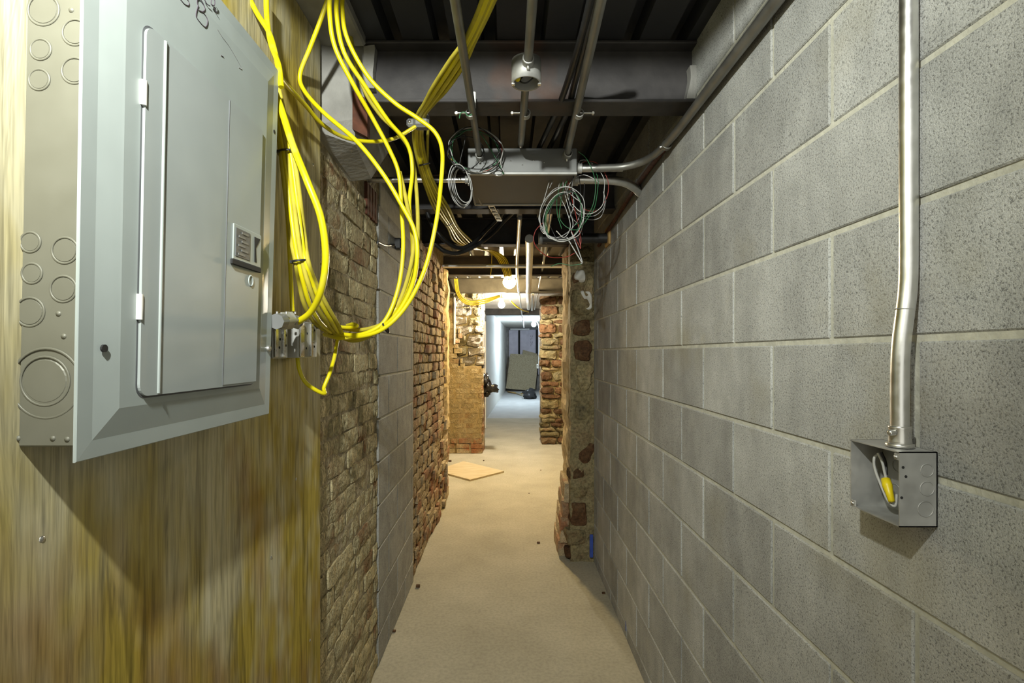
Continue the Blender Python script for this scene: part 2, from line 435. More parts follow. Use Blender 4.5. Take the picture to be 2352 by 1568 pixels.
# ------------------------------------------------------------------ right wall of concrete blocks
CH, CL, J = 0.2032, 0.4064, 0.0105
mrt = MB(); mrt.box(XR + 0.0035, XR + 0.19, -0.9, 3.56, 0, ZD + 0.04)
wall_r = obj('wall_right', mrt, M['mortar'], None, 'grey concrete block wall along the right of the passage', 'wall', None, 'structure')
BLK = {}
def block_mesh(L, H, mat):
    key = (round(L, 3), round(H, 3), mat.name)
    if key not in BLK:
        mm = MB(); mm.box(-0.05, 0.0, -L / 2, L / 2, -H / 2, H / 2, 0.0025); BLK[key] = mm.mesh('block', mat)
    return BLK[key]
k = 0
z0 = EYE + 0.0227 - 8 * CH
for c in range(13):
    za, zb = max(0.0, z0 + c * CH + J / 2), min(ZD + 0.03, z0 + (c + 1) * CH - J / 2)
    if zb - za < 0.03: continue
    y = -1.6 + (0.138 if c % 2 == 0 else 0.341) - 0.0192
    # align the vertical joints with 0.951 (even) / 1.154 (odd)
    ph = 0.951 if c % 2 == 0 else 1.160
    y = ph - 5 * CL
    while y < 3.5:
        ya, yb = max(-0.9, y + J / 2), min(3.54, y + CL - J / 2)
        y += CL
        if yb - ya < 0.05: continue
        o = inst('block', block_mesh(yb - ya, zb - za, M['cmu']), (XR + R.uniform(-0.0008, 0.0008), (ya + yb) / 2, (za + zb) / 2), wall_r,
                 (R.uniform(-0.0015, 0.0015), R.uniform(-.003, .003), math.pi + R.uniform(-0.002, 0.002)))

# ------------------------------------------------------------------ bricks and stones (shared meshes)
def rough_block(sx, sy, sz, seed, rough, nx=2, ny=3, nz=2, rnd=0.25, pw=8):
    """an irregular block with worn corners, centred, sizes sx sy sz"""
    vs = {}; V = []; Fc = []
    rr = random.Random(seed)
    off = Vector((rr.uniform(0, 50), rr.uniform(0, 50), rr.uniform(0, 50)))
    def vert(i, j, k):
        if (i, j, k) not in vs:
            u = Vector((i / nx * 2 - 1, j / ny * 2 - 1, k / nz * 2 - 1))
            q = (abs(u.x) ** pw + abs(u.y) ** pw + abs(u.z) ** pw) ** (1 / pw)
            p = u / max(q, 1e-6) * (1 - rnd) + u * rnd
            p = Vector((p.x * sx / 2, p.y * sy / 2, p.z * sz / 2))
            nn = noise.noise_vector(p * 14 + off)
            p += Vector((nn.x * rough, nn.y * rough * 1.3, nn.z * rough))
            vs[(i, j, k)] = len(V); V.append(p)
        return vs[(i, j, k)]
    for i in (0, nx):
        for j in range(ny):
            for kk in range(nz): Fc.append([vert(i, j, kk), vert(i, j + 1, kk), vert(i, j + 1, kk + 1), vert(i, j, kk + 1)])
    for j in (0, ny):
        for i in range(nx):
            for kk in range(nz): Fc.append([vert(i, j, kk), vert(i + 1, j, kk), vert(i + 1, j, kk + 1), vert(i, j, kk + 1)])
    for kk in (0, nz):
        for i in range(nx):
            for j in range(ny): Fc.append([vert(i, j, kk), vert(i + 1, j, kk), vert(i + 1, j + 1, kk), vert(i, j + 1, kk)])
    mm = MB(); mm.add(V, Fc, False)
    return mm
def variants(name, sx, sy, sz, rough, mat, n=6, seed=0, **kw):
    return [rough_block(sx, sy, sz, seed + i, rough, **kw).mesh(name, mat) for i in range(n)]

# ------------------------------------------------------------------ left wall: old brick, then a patch of grey block
m = MB(); m.box(XL - 0.25, XL - 0.007, -0.9, 3.24, 0, ZD + 0.04)
wall_l = obj('wall_left', m, M['bmortar'], None, 'old left wall of smeared brick with a grey block patch', 'wall', None, 'structure')
BR = 0.0735
bv = variants('brick', 0.07, 1, 0.070, 0.0075, M['brick'], 9, 11, nx=1, ny=5, nz=3)
nb = 0
for c in range(int(2.16 / BR)):
    z = (c + 0.5) * BR
    y = 1.55 - R.uniform(0, 0.12)
    while y < 2.35:
        L = R.choice([0.205, 0.21, 0.12, 0.25, 0.30])
        ya, yb = max(1.55, y), min(2.352, y + L)
        y += L + R.uniform(0.008, 0.014)
        if yb - ya < 0.03: continue
        if z > EYE + 0.63 and (ya + yb) / 2 < 1.95: continue
        inst('brick', R.choice(bv), (XL - 0.035 + R.uniform(-0.006, 0.002), (ya + yb) / 2, z + R.uniform(-.002, .002)), wall_l,
             (R.uniform(-.04, .04), R.uniform(-.04, .04), R.uniform(-.02, .02)), (1, yb - ya + .004, R.uniform(0.96, 1.06)))
# grey block patch
for c in range(13):
    za, zb = max(0.0, -0.06 + c * CH + J / 2), -0.06 + (c + 1) * CH - J / 2
    if za > ZD - 0.3: continue
    y = 2.36 - (0.0 if c % 2 else 0.20)
    while y < 3.2:
        ya, yb = max(2.362, y + J / 2), min(3.235, y + CL - J / 2)
        y += CL
        if yb - ya < 0.05: continue
        inst('block', block_mesh(yb - ya, zb - za, M['oldblock']), (XL + 0.003, (ya + yb) / 2, (za + zb) / 2), wall_l)
m = MB(); m.box(XL - 0.05, XL - 0.001, 2.41, 3.24, 0, ZD); obj('block_mortar', m, M['mortar'], wall_l)
# parged concrete haunch under the first beam, and the ledge leading to it
m = MB()
zt = EYE + 0.675
lv = [[(-0.66, 1.60, EYE + .705), (-0.603, 1.60, EYE + .705), (-0.600, 1.76, EYE + .685), (-0.602, 1.96, EYE + .67), (-0.66, 1.96, EYE + .67)],
      [(-0.66, 1.60, EYE + .73), (-0.600, 1.60, EYE + .73), (-0.51, 1.69, EYE + .70), (-0.53, 1.96, EYE + .68), (-0.66, 1.96, EYE + .68)],
      [(-0.66, 1.60, EYE + .80), (-0.598, 1.60, EYE + .80), (-0.462, 1.665, EYE + .78), (-0.465, 1.96, EYE + .78), (-0.66, 1.96, EYE + .80)],
      [(-0.66, 1.60, ZD), (-0.595, 1.598, ZD), (-0.448, 1.655, ZD), (-0.455, 1.96, ZD), (-0.66, 1.96, ZD)]]
m.add([p for l in lv for p in l], [(4, 3, 2, 1, 0), (15, 16, 17, 18, 19)] + [(i * 5 + k, i * 5 + (k + 1) % 5, i * 5 + 5 + (k + 1) % 5, i * 5 + 5 + k) for i in range(3) for k in range(5)])
obj('concrete_haunch', m, M['parge'], wall_l)
m = MB(); m.box(-0.66, -0.452, 0.98, 1.61, ZD - 0.03, ZD + 0.03, 0.006); obj('concrete_ledge', m, M['parge'], wall_l)
m = MB()
q = [P(812, 212, 1.633), P(846, 232, 1.642), P(846, 318, 1.642), P(812, 300, 1.633)]
m.hexa([p + Vector((0.0, -0.012, 0)) for p in q], [p + Vector((0, 0.02, 0)) for p in q]); obj('rusty_plate', m, M['rust'], wall_l, 'rust red steel bearing plate')
for k2 in range(4):
    y = 2.16 + k2 * 0.045
    m = MB(); m.box(XL - 0.02, XL + 0.006, y, y + 0.036, EYE + 0.60 - k2 * .0, EYE + 0.74, 0.003); obj('rusty_bar', m, M['rust'], wall_l)

def ragged_strip(name, parent, X, nrm, ya, yb, za, zb, mat, seed, amp=0.02, rag=0.05, thick=0.04):
    rr = random.Random(seed); nz = int((zb - za) / 0.035); ny = 5; vs = []
    for j in range(nz + 1):
        z = za + (zb - za) * j / nz
        a = ya + rag * (noise.noise(Vector((seed, 0, z * 3.1))) + .6 * noise.noise(Vector((seed, 4, z * 14))))
        for i in range(ny + 1):
            y = a + (yb - a) * i / ny
            bulge = amp * (noise.noise(Vector((seed + 9, y * 7, z * 6))) + .5 * noise.noise(Vector((seed + 5, y * 22, z * 20)))) - (0.03 if i in (0, ny) else 0)
            vs.append((X + nrm * bulge, y, z))
    k = len(vs); vs += [(X - nrm * thick, y, z) for (x, y, z) in vs]
    fs = [(j * (ny + 1) + i, j * (ny + 1) + i + 1, (j + 1) * (ny + 1) + i + 1, (j + 1) * (ny + 1) + i) for j in range(nz) for i in range(ny)]
    fs += [tuple(k + q for q in f) for f in fs]
    for j in range(nz):
        for i in (0, ny): a = j * (ny + 1) + i; fs.append((a, a + ny + 1, k + a + ny + 1, k + a))
    for i in range(ny):
        for j in (0, nz): a = j * (ny + 1) + i; fs.append((a, a + 1, k + a + 1, k + a))
    mm = MB(); mm.add(vs, fs); return obj(name, mm, mat, parent)
def rough_face(name, parent, x0, x1, y, z0, z1, mat, seed, amp=0.03, step=0.035, thick=0.12):
    nx = max(2, int((x1 - x0) / step)); nz = int((z1 - z0) / step); vs = []
    for j in range(nz + 1):
        for i in range(nx + 1):
            x = x0 + (x1 - x0) * i / nx; z = z0 + (z1 - z0) * j / nz
            b = amp * (noise.noise(Vector((x * 5, seed, z * 7))) + .6 * noise.noise(Vector((x * 16, seed + 3, z * 19))))
            vs.append((x + (0.6 * amp * noise.noise(Vector((seed, 2, z * 12))) if i in (0, nx) else 0), y + b, z))
    k = len(vs); vs += [(a, y + thick, c) for (a, b, c) in vs]
    fs = [(j * (nx + 1) + i, j * (nx + 1) + i + 1, (j + 1) * (nx + 1) + i + 1, (j + 1) * (nx + 1) + i) for j in range(nz) for i in range(nx)]
    fs += [tuple(k + q for q in f) for f in fs]
    for j in range(nz):
        for i in (0, nx): a = j * (nx + 1) + i; fs.append((a, a + nx + 1, k + a + nx + 1, k + a))
    for i in range(nx):
        for j in (0, nz): a = j * (nx + 1) + i; fs.append((a, a + 1, k + a + 1, k + a))
    mm = MB(); mm.add(vs, fs); return obj(name, mm, mat, parent)

# ------------------------------------------------------------------ left wall, far end: ragged brick up to the opening
m = MB(); m.box(XL - 0.40, XL - 0.035, 3.24, 5.05, 0, ZD + 0.04)
wall_e = obj('wall_left_end', m, M['bmortar'], None, 'ragged red and beige brick at the end of the left wall', 'wall', None, 'structure')
bv2 = variants('brick', 0.085, 1, 0.064, 0.009, M['brick2'], 8, 40, nx=1, ny=4, nz=2)
for c in range(int(2.30 / BR)):
    z = (c + 0.5) * BR
    y = 3.25 - R.uniform(0, 0.1)
    end = 4.86 + R.uniform(-0.06, 0.06)
    while y < end:
        L = R.choice([0.205, 0.205, 0.10, 0.19, 0.205])
        ya, yb = max(3.25, y), min(end, y + L)
        y += L + R.uniform(0.010, 0.022)
        if yb - ya < 0.03: continue
        t = (ya - 3.25) / 1.6
        inst('brick', R.choice(bv2), (XL - 0.045 + R.uniform(-0.010, 0.006 + 0.022 * t), (ya + yb) / 2, z), wall_e,
             (R.uniform(-.03, .03), 0, R.uniform(-.03, .03)), (1, yb - ya, R.uniform(0.94, 1.04)))
# plaster left standing on the jamb, over broken brick ends
ragged_strip('plaster_strip', wall_e, XL + 0.012, 1, 4.93, 5.20, 0.72, 2.30, M['plaster'], 3, 0.02, 0.06)
z = 0.02; i = 0
while z < 0.75:
    h = R.uniform(0.06, 0.12)
    me = rough_block(0.12, 0.27 + R.uniform(-.05, .05), h + 0.015, 300 + i, 0.014, nx=2, ny=3, nz=2).mesh('brick_end', M['brick2'])
    inst('brick_end', me, (XL - 0.055 + R.uniform(-.012, .012), 5.02 + R.uniform(-.03, .03), z + h / 2), wall_e, (0, 0, R.uniform(-.15, .15)))
    z += h; i += 1

# ------------------------------------------------------------------ right stone pier at the end of the block wall
m = MB(); m.box(0.475, 0.80, 3.60, 4.05, 0, ZD - 0.21)
pier = obj('wall_right_pier', m, M['bmortar'], None, 'mossy rubble stone pier at the end of the block wall', 'wall', None, 'structure')
rough_face('lime_mortar_face', pier, 0.445, 0.632, 3.545, 0.0, 2.26, M['stone_mortar'], 4, 0.022)
i = 0
z = 0.0
while z < 2.20:
    h = min(R.choice([0.10, 0.14, 0.19, 0.24, 0.12]), 2.24 - z)
    low = 0.045 * max(0, 1 - z / 0.5)
    xa = 0.440 - low
    x = xa + R.uniform(0, .03)
    while x < 0.60:
        L = min(R.uniform(0.09, 0.20), 0.63 - x)
        if L < 0.05: break
        me = rough_block(L, 0.15, h - 0.02, 500 + i, 0.022, nx=4, ny=2, nz=4, rnd=0.0, pw=4).mesh('stone', M['stone'] if R.random() < 0.78 else M['stone2'])
        inst('stone', me, (x + L / 2, 3.605 + R.uniform(-.012, .022), z + h / 2), pier, (0, R.uniform(-.12, .12), R.uniform(-.10, .10))); i += 1
        x += L + R.uniform(0.008, 0.035)
    z += h
ragged_strip('plaster_strip', pier, 0.437, -1, 3.60, 4.06, 0.42, 2.25, M['plaster'], 11, 0.022, 0.05)
z = 0.0
while z < 0.5:
    h = R.uniform(0.07, 0.14)
    low = 0.06 * max(0, 1 - z / 0.5)
    me = rough_block(0.11, 0.44, h + 0.012, 600 + i, 0.014, nx=2, ny=4, nz=2).mesh('brick_end', M['brick2'])
    inst('brick_end', me, (0.480 - low + R.uniform(-.008, .008), 3.84 + R.uniform(-.02, .02), z + h / 2), pier, (0, 0, R.uniform(-.06, .06))); i += 1
    z += h
for (px, py, rx, rz, mt) in ((1331, 632, 12, 12, 'drywall'), (1347, 692, 10, 22, 'drywall'), (1352, 655, 9, 30, 'stone_mortar'), (1343, 866, 17, 32, 'stone_mortar')):
    c = P(px, py, 3.525); sc_ = 3.525 / F
    me = rough_block(rx * 2 * sc_, 0.03, rz * 2 * sc_, 700 + i, 0.026, nx=7, ny=2, nz=8, rnd=0.0, pw=4).mesh('plaster_patch', M[mt]); i += 1
    inst('plaster_patch', me, c, pier)

# ------------------------------------------------------------------ the opening beyond: facing stub walls, side walls
m = MB(); m.box(-1.85, -0.40, 7.47, 7.95, 0, ZD)
stub_l = obj('wall_stub_left', m, M['stone_mortar'], None, 'warm lit brick and rubble stub wall left of the far doorway', 'wall', None, 'structure')
bv3 = variants('brick', 1, 0.08, 0.0655, 0.004, M['brick3'], 6, 80, nx=4, ny=1, nz=1)
bv4 = variants('brick', 1, 0.08, 0.0655, 0.006, M['brick2'], 4, 90, nx=4, ny=1, nz=1)
ragged = [-0.62, -0.66, -0.70, -0.66, -0.72, -0.70, -0.66, -0.68, -0.78, -0.80, -0.79, -0.80, -0.80, -0.80, -0.80, -0.79]
for c in range(int(2.28 / BR)):
    z = (c + 0.5) * BR
    if z < 1.28: right = -0.365 + R.uniform(-.02, .012)
    else:
        right = ragged[min(int((z - 1.28) / BR), len(ragged) - 1)]
    x = -1.15 - R.uniform(0, .15)
    while x < right:
        L = R.choice([0.205, 0.205, 0.10])
        xa, xb = x, min(right, x + L); x += L + 0.011
        if xb - xa < 0.03 or xb < -1.05: continue
        v = bv4 if (z < 0.21 or (z > 1.6 and R.random() < .6)) else bv3
        inst('brick', R.choice(v), ((xa + xb) / 2, 7.43 + R.uniform(-.002, .002) - (0.02 if z < .2 else 0), z), stub_l, (0, 0, R.uniform(-.006, .006)), (xb - xa, 1, 1.07))
m = MB(); m.box(-1.2, -0.38, 7.398, 7.46, 0.0, 1.283); obj('brick_mortar', m, M['far_mortar'], stub_l)
m = MB(); m.box(-1.2, -0.80, 7.40, 7.46, 1.283, 2.28); obj('brick_mortar', m, M['far_mortar'], stub_l)
rough_face('rubble_core', stub_l, -0.80, -0.37, 7.50, 1.28, 2.38, M['stone3'], 8, 0.05, 0.05)
z = 1.29; i = 0
while z < 2.36:
    h = R.choice([0.10, 0.14, 0.18, 0.12]); x = -0.80
    while x < -0.42:
        L = R.uniform(0.14, 0.36); xb = min(-0.36 + R.uniform(-.03, .03), x + L)
        if xb - x < 0.06: break
        me = rough_block(xb - x, 0.16, h - 0.012, 800 + i, 0.03, nx=4, ny=2, nz=4, rnd=0.0).mesh('stone', M['stone3'] if R.random() < .6 else M['stone']); i += 1
        inst('stone', me, ((x + xb) / 2, 7.52 + R.uniform(-.02, .02), z + h / 2), stub_l, (0, R.uniform(-.05, .05), 0))
        x = xb + 0.012
    z += h
z = 0.0
while z < 2.36:                                  # ragged jamb of the stub
    h = R.uniform(0.1, 0.2)
    me = rough_block(0.07, 0.44, h + .01, 900 + i, 0.015, nx=1, ny=4, nz=2).mesh('stone', M['stone3'] if z > 1.2 else M['brick2']); i += 1
    inst('stone', me, (-0.385, 7.70, z + h / 2), stub_l); z += h
m = MB(); m.box(-0.80, -0.72, 7.375, 7.40, EYE + 0.0, EYE + 0.02); 
m = MB(); m.box(-0.785, -0.765, 7.36, 7.45, EYE + 0.13, EYE + 0.82, 0.003); obj('plaster_edge', m, M['drywall'], stub_l)

m = MB(); m.box(0.62, 1.85, 8.16, 8.55, 0, ZD)
stub_r = obj('wall_stub_right', m, M['stone_mortar'], None, 'red brown rubble stub wall right of the far doorway', 'wall', None, 'structure')
rough_face('rubble_core', stub_r, 0.56, 1.1, 8.17, 0.0, 2.38, M['stone_mortar'], 21, 0.04, 0.05)
z = 0.0
while z < 2.36:
    h = R.choice([0.07, 0.09, 0.12, 0.16]); x = 0.525 + R.uniform(-.02, .03)
    while x < 1.05:
        L = R.uniform(0.16, 0.36); xb = x + L
        me = rough_block(L, 0.16, h - 0.010, 1000 + i, 0.024, nx=4, ny=2, nz=3, rnd=0.0, pw=5).mesh('stone', M['stone2'] if R.random() < .6 else M['stone']); i += 1
        inst('stone', me, ((x + xb) / 2, 8.18 + R.uniform(-.02, .02), z + h / 2), stub_r, (0, R.uniform(-.05, .05), 0))
        x = xb + 0.014
    z += h
z = 0.0
while z < 2.36:
    h = R.uniform(0.08, 0.16)
    me = rough_block(0.10, 0.34, h + .006, 1200 + i, 0.018, nx=1, ny=3, nz=2).mesh('stone', M['stone3']); i += 1
    inst('stone', me, (0.60, 8.38, z + h / 2), stub_r); z += h
m = MB(); m.box(-2.0, -1.85, 4.6, 7.95, 0, ZD); obj('wall_side_left', m, M['brick3'], None, 'side wall of the opening left of the passage', 'wall', None, 'structure')
m = MB(); m.box(1.85, 2.0, 3.5, 8.55, 0, ZD); obj('wall_side_right', m, M['brick3'], None, 'side wall of the opening right of the passage', 'wall', None, 'structure')
m = MB(); m.box(-1.85, XL - 0.40, 4.6, 5.05, 0, ZD); obj('wall_return_left', m, M['brick3'], None, 'back of the old left wall beside the opening', 'wall', None, 'structure')
m = MB(); m.box(0.80, 1.85, 3.62, 4.05, 0, ZD); obj('wall_return_right', m, M['brick3'], None, 'back of the rubble pier beside the opening', 'wall', None, 'structure')

# ------------------------------------------------------------------ far corridor
def wall_quad(name, a, b, thick, z1, mat, label, side):
    a = Vector((*a, 0)); b = Vector((*b, 0)); n_ = Vector(((b - a).y, -(b - a).x, 0)).normalized() * thick * side
    mm = MB(); mm.hexa([a, b, b + n_, a + n_], [p + Vector((0, 0, z1)) for p in (a, b, b + n_, a + n_)])
    return obj(name, mm, mat, None, label, 'wall', None, 'structure')
ZF = EYE + 1.02
wall_quad('wall_corridor_left', (-0.455, 7.95), (-0.455, 11.4), 0.15, ZD, M['drywall'], 'pale drywall left of the passage past the stub wall', -1)
wall_quad('wall_far_left', (-0.455, 11.4), (-0.03, 20.4), 0.15, ZF + .3, M['drywall'], 'bluish white left wall of the far corridor', -1)
wall_quad('wall_corridor_right', (0.80, 8.55), (0.74, 11.4), 0.15, ZD, M['drywall'], 'pale right wall past the red brown stub', 1)
wall_quad('wall_far_right', (0.74, 11.4), (1.33, 20.4), 0.15, ZF + .3, M['drywall'], 'bluish white right wall of the far corridor', 1)
m = MB(); m.box(-0.3, 1.6, 20.25, 20.4, 0, ZF + .3); obj('wall_end', m, M['parge'], None, 'dim end wall behind the white sheeting', 'wall', None, 'structure')
m = MB(); m.box(-0.7, 1.6, 10.6, 20.4, ZF, ZF + 0.1); obj('ceiling_far', m, M['drywall'], None, 'pale ceiling of the far corridor', 'ceiling', None, 'structure')
m = MB(); m.box(-0.7, 1.0, 10.45, 10.62, EYE + 0.80, ZD + .05, 0.004); obj('trim_1', m, M['beam'], None, 'dark header beam crossing the far corridor', 'trim', None, 'structure')
# white door and casing in the corridor wall
dr = empty('door_1', (-0.45, 9.5, 0), 'cream door with casing in the left corridor wall', 'door', None, 'structure')
m = MB(); m.box(-0.458, -0.435, 8.75, 9.85, 0, 2.1, 0.003); obj('door_leaf', m, M['door_paint_white'], dr)
for (a, b) in ((8.62, 8.75), (9.85, 9.98)):
    m = MB(); m.box(-0.458, -0.415, a, b, 0, 2.18, 0.004); obj('casing', m, M['drywall'], dr)
m = MB(); m.box(-0.458, -0.415, 8.62, 9.98, 2.1, 2.22, 0.004); obj('casing', m, M['drywall'], dr)

# ------------------------------------------------------------------ steel beams
def beam(d, x0, x1, label, wd=0.10, h=0.20):
    t = 0.010
    r = empty('steel_beam', ((x0 + x1) / 2, d + wd / 2, ZD - h), label, 'beam', 'steel beams under the deck')
    z0, z1 = ZD - h, ZD - 0.0005
    m = MB(); m.box(x0, x1, d + wd / 2 - 0.004, d + wd / 2 + 0.004, z0 + t, z1 - t); obj('web', m, M['beam'], r)
    m = MB(); m.box(x0, x1, d, d + wd, z0, z0 + t, 0.0025); obj('bottom_flange', m, M['beam'], r)
    m = MB(); m.box(x0, x1, d, d + wd, z1 - t, z1, 0.0025); obj('top_flange', m, M['beam'], r)
    return r
beam(0.35, -0.58, 0.66, 'dark steel beam overhead just above the top of the view')
beam(1.62, -0.46, 0.68, 'nearest dark steel beam, the one behind the round box')
beam(2.83, -0.63, 0.68, 'black steel beam right behind the long grey trough')
beam(3.74, -0.80, 0.80, 'steel beam above the mossy stone pier and black loops')
beam(5.20, -1.84, 1.84, 'dusty steel beam just in front of the brightest bulb')
beam(6.73, -1.84, 1.84, 'steel beam behind the brightest bulb')
# broken mortar packed around the ends of the first beam
pk = 0
rough_face('mortar_patch', wall_r, 0.588, 0.618, 1.628, EYE + 0.825, EYE + 0.93, M['parge'], 31, 0.022, 0.010, 0.03)
rough_face('mortar_patch', wall_l, -0.470, -0.432, 1.630, EYE + 0.86, EYE + 0.995, M['parge'], 37, 0.022, 0.010, 0.03)

# ------------------------------------------------------------------ plywood backing sheet
m = MB(); m.box(-0.606, -0.585, -0.55, 1.575, 0.003, ZD - 0.032, 0.002)
ply = obj('plywood_sheet', m, M['ply'], None, 'weathered yellow brown plywood sheet behind the electrical panel', 'plywood')
for (px, py) in ((680, 1100), (719, 378), (97, 1238), (623, 1280), (712, 1470)):
    c = PX(px, py, -0.585)
    m = MB(); m.lathe(c + Vector((-.001, 0, 0)), (1, 0, 0), [(0.0045, 0), (0.0045, 0.001), (0.003, 0.002), (0, 0.0022)], 8); obj('screw', m, M['zinc'], ply)

# ------------------------------------------------------------------ electrical panel
LEAN = 0.0205
def lean(mb):                 # the panel hangs a little out of true
    for p in mb.v: p.y += (0.019 + (p.y - 0.585) / 0.4785 * 0.0425) * (p.z - EYE)
    return mb
XC = -0.500
panel = empty('breaker_panel', (-0.55, 0.82, EYE - 0.125), 'grey electrical breaker panel with closed door on the plywood', 'electrical panel')
ZB, ZT = EYE - 0.112, EYE + 0.605
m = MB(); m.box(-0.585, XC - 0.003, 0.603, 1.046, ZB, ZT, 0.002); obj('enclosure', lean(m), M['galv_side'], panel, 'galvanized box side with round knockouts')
# cover: lip, flat rim, sloping border, raised plateau
y0, y1, c0, c1 = 0.585, 1.064, EYE - 0.127, EYE + 0.618
m = MB(); loops = []
for (ins, x) in ((0, XC - 0.0035), (0, XC - 0.001), (0.001, XC), (0.022, XC + .0005), (0.054, XC + 0.0055), (0.057, XC + 0.006)):
    loops.append([(x, y0 + ins, c0 + ins), (x, y1 - ins, c0 + ins), (x, y1 - ins, c1 - ins), (x, y0 + ins, c1 - ins)])
vs = [p for l in loops for p in l]
fs = [(i * 4 + k, i * 4 + (k + 1) % 4, i * 4 + 4 + (k + 1) % 4, i * 4 + 4 + k) for i in range(len(loops) - 1) for k in range(4)] + [tuple(range(len(vs) - 4, len(vs)))]
m.add(vs, fs); 
cover = obj('cover', lean(m), M['panel_paint'], panel, 'blue grey painted cover')
XP = XC + 0.006
# door with rounded corners
def rounded(ya, yb, za, zb, r, n=6):
    out = []
    for (cy, cz, a0) in ((yb - r, zb - r, 0), (ya + r, zb - r, 90), (ya + r, za + r, 180), (yb - r, za + r, 270)):
        for k in range(n + 1):
            a = math.radians(a0 + 90 * k / n); out.append((cy + r * math.cos(a), cz + r * math.sin(a)))
    return out
dy0, dy1, dz0, dz1 = 0.672, 0.985, EYE - 0.058, EYE + 0.449
prof = rounded(dy0, dy1, dz0, dz1, 0.016)
m = MB(); m.hexa([(XP - 0.002, a, b) for a, b in prof], [(XP + 0.004, a, b) for a, b in prof])
door = obj('door', lean(m), M['door_paint'], panel)
m = MB(); prof2 = rounded(dy0 - 0.003, dy1 + 0.003, dz0 - 0.003, dz1 + 0.003, 0.018)
m.hexa([(XP - 0.002, a, b) for a, b in prof2], [(XP + 0.0004, a, b) for a, b in prof2]); obj('door_gap', lean(m), M['latch_dark'], panel)
XD = XP + 0.004
m = MB(); m.tube([(XD - 0.0006, 0.708, dz0 + 0.002), (XD - 0.0006, 0.708, dz1 - 0.002)], 0.0030, 6); obj('ridge', lean(m), M['panel_paint'], door)
m = MB(); m.box(XD - 0.0005, XD + 0.0009, 0.868, dy1 - 0.002, dz0 + 0.003, dz1 - 0.003, 0.0006); obj('latch_panel', lean(m), M['door_paint'], door)
m = MB(); m.box(XD, XD + 0.0011, 0.8672, 0.8684, dz0 + 0.003, dz1 - 0.003); obj('seam', lean(m), M['latch_dark'], door)
for zz in (EYE + 0.335, EYE + 0.045):
    m = MB(); m.tube([(XP + 0.002, dy0 - 0.001, zz), (XP + 0.002, dy0 - 0.001, zz + 0.034)], 0.0042, 8); obj('hinge', lean(m), M['white'], door, 'bright hinge knuckle')
# latch: framed plate, ribbed pull, dark slot, dark sill below
XLa = XD + 0.001
la = MB(); la.box(XLa, XLa + 0.0025, 0.885, 0.983, EYE + 0.168, EYE + 0.232, 0.0008); latch = obj('latch', lean(la), M['panel_paint'], door)
m = MB(); m.box(XLa + .002, XLa + 0.0034, 0.891, 0.940, EYE + 0.174, EYE + 0.226, 0.0006); obj('latch_pull', lean(m), M['latch_dark'], latch)
for k in range(6):
    m = MB(); zz = EYE + 0.178 + k * 0.008; yy = 0.900 + (k % 2) * 0.01
    m.box(XLa + .0034, XLa + 0.0042, yy, yy + 0.022, zz, zz + 0.0035); obj('latch_rib', lean(m), M['box_paint'], latch)
m = MB(); m.hexa([(XLa + .0022, 0.958, EYE + .176), (XLa + .0022, 0.966, EYE + .176), (XLa + .0022, 0.962, EYE + .203), (XLa + .0022, 0.978, EYE + .224), (XLa + .0022, 0.956, EYE + .224)],
                [(XLa + .0032, 0.958, EYE + .176), (XLa + .0032, 0.966, EYE + .176), (XLa + .0032, 0.962, EYE + .203), (XLa + .0032, 0.978, EYE + .224), (XLa + .0032, 0.956, EYE + .224)])
obj('latch_slot', lean(m), M['dark'], latch)
m = MB(); m.box(XLa, XLa + 0.004, 0.880, 0.983, EYE + 0.158, EYE + 0.1675, 0.001); obj('latch_sill', lean(m), M['dark'], latch)
m = MB(); c = Vector((XLa, 0.952, EYE + 0.138)); m.ring(c, (1, 0, 0), 0.008, 0.0014, 16, 5)
for p in m.v: p.z = c.z + (p.z - c.z) * 1.25
obj('oval_emboss', lean(m), M['panel_paint'], door)
# cover screw and holes
c = Vector((XP, 0.617, EYE + 0.006)); m = MB(); m.lathe(c, (1, 0, 0), [(0, 0.0006), (0.0048, 0.0006), (0.0048, -.002)], 12, False); obj('screw_hole', lean(m), M['dark'], cover)
c = Vector((XC, 1.050, EYE + 0.475)); m = MB(); m.lathe(c, (1, 0, 0), [(0, 0.0008), (0.0042, 0.0008), (0.0042, -.002)], 12, False); obj('screw_hole', lean(m), M['dark'], cover)
c = Vector((XC + 0.003, 1.047, EYE + 0.010)); m = MB(); m.lathe(c, (1, 0, 0), [(0.0065, -0.003), (0.0065, 0.002), (0.004, 0.0045), (0, 0.005)], 12); obj('cover_screw', lean(m), M['zinc'], cover)
# marker letters and pencil strokes on the cover
def stroke(name, pix, mat, r):
    mm = MB(); mm.tube(spline([PX(a, b, XP) + Vector((0.0003, 0, 0)) for a, b in pix], 5), r, 5)
    obj(name, mm, mat, cover)
stroke('marker_stroke', [(455, 12), (450, 30), (452, 42), (470, 62), (476, 52), (474, 40), (465, 28), (456, 24)], M['ink'], 0.0008)
stroke('marker_stroke', [(455, 22), (463, 27), (470, 22), (466, 8), (455, -6), (452, 4), (455, 14)], M['ink'], 0.0008)
stroke('marker_stroke', [(468, -4), (474, 8), (482, 14)], M['ink'], 0.0008)
stroke('marker_stroke', [(486, -6), (485, 10), (492, 12), (493, 2), (489, -6)], M['ink'], 0.0008)
stroke('marker_stroke', [(486, 10), (492, 20), (498, 30)], M['ink'], 0.0008)
stroke('marker_stroke', [(412, -4), (422, 8), (432, 13), (433, 4), (424, -8)], M['ink'], 0.0007)
stroke('pencil_stroke', [(499, 67), (510, 85), (525, 105), (540, 130), (555, 158), (548, 155)], M['pencil'], 0.0004)
stroke('pencil_stroke', [(507, 127), (513, 131)], M['ink'], 0.0007)
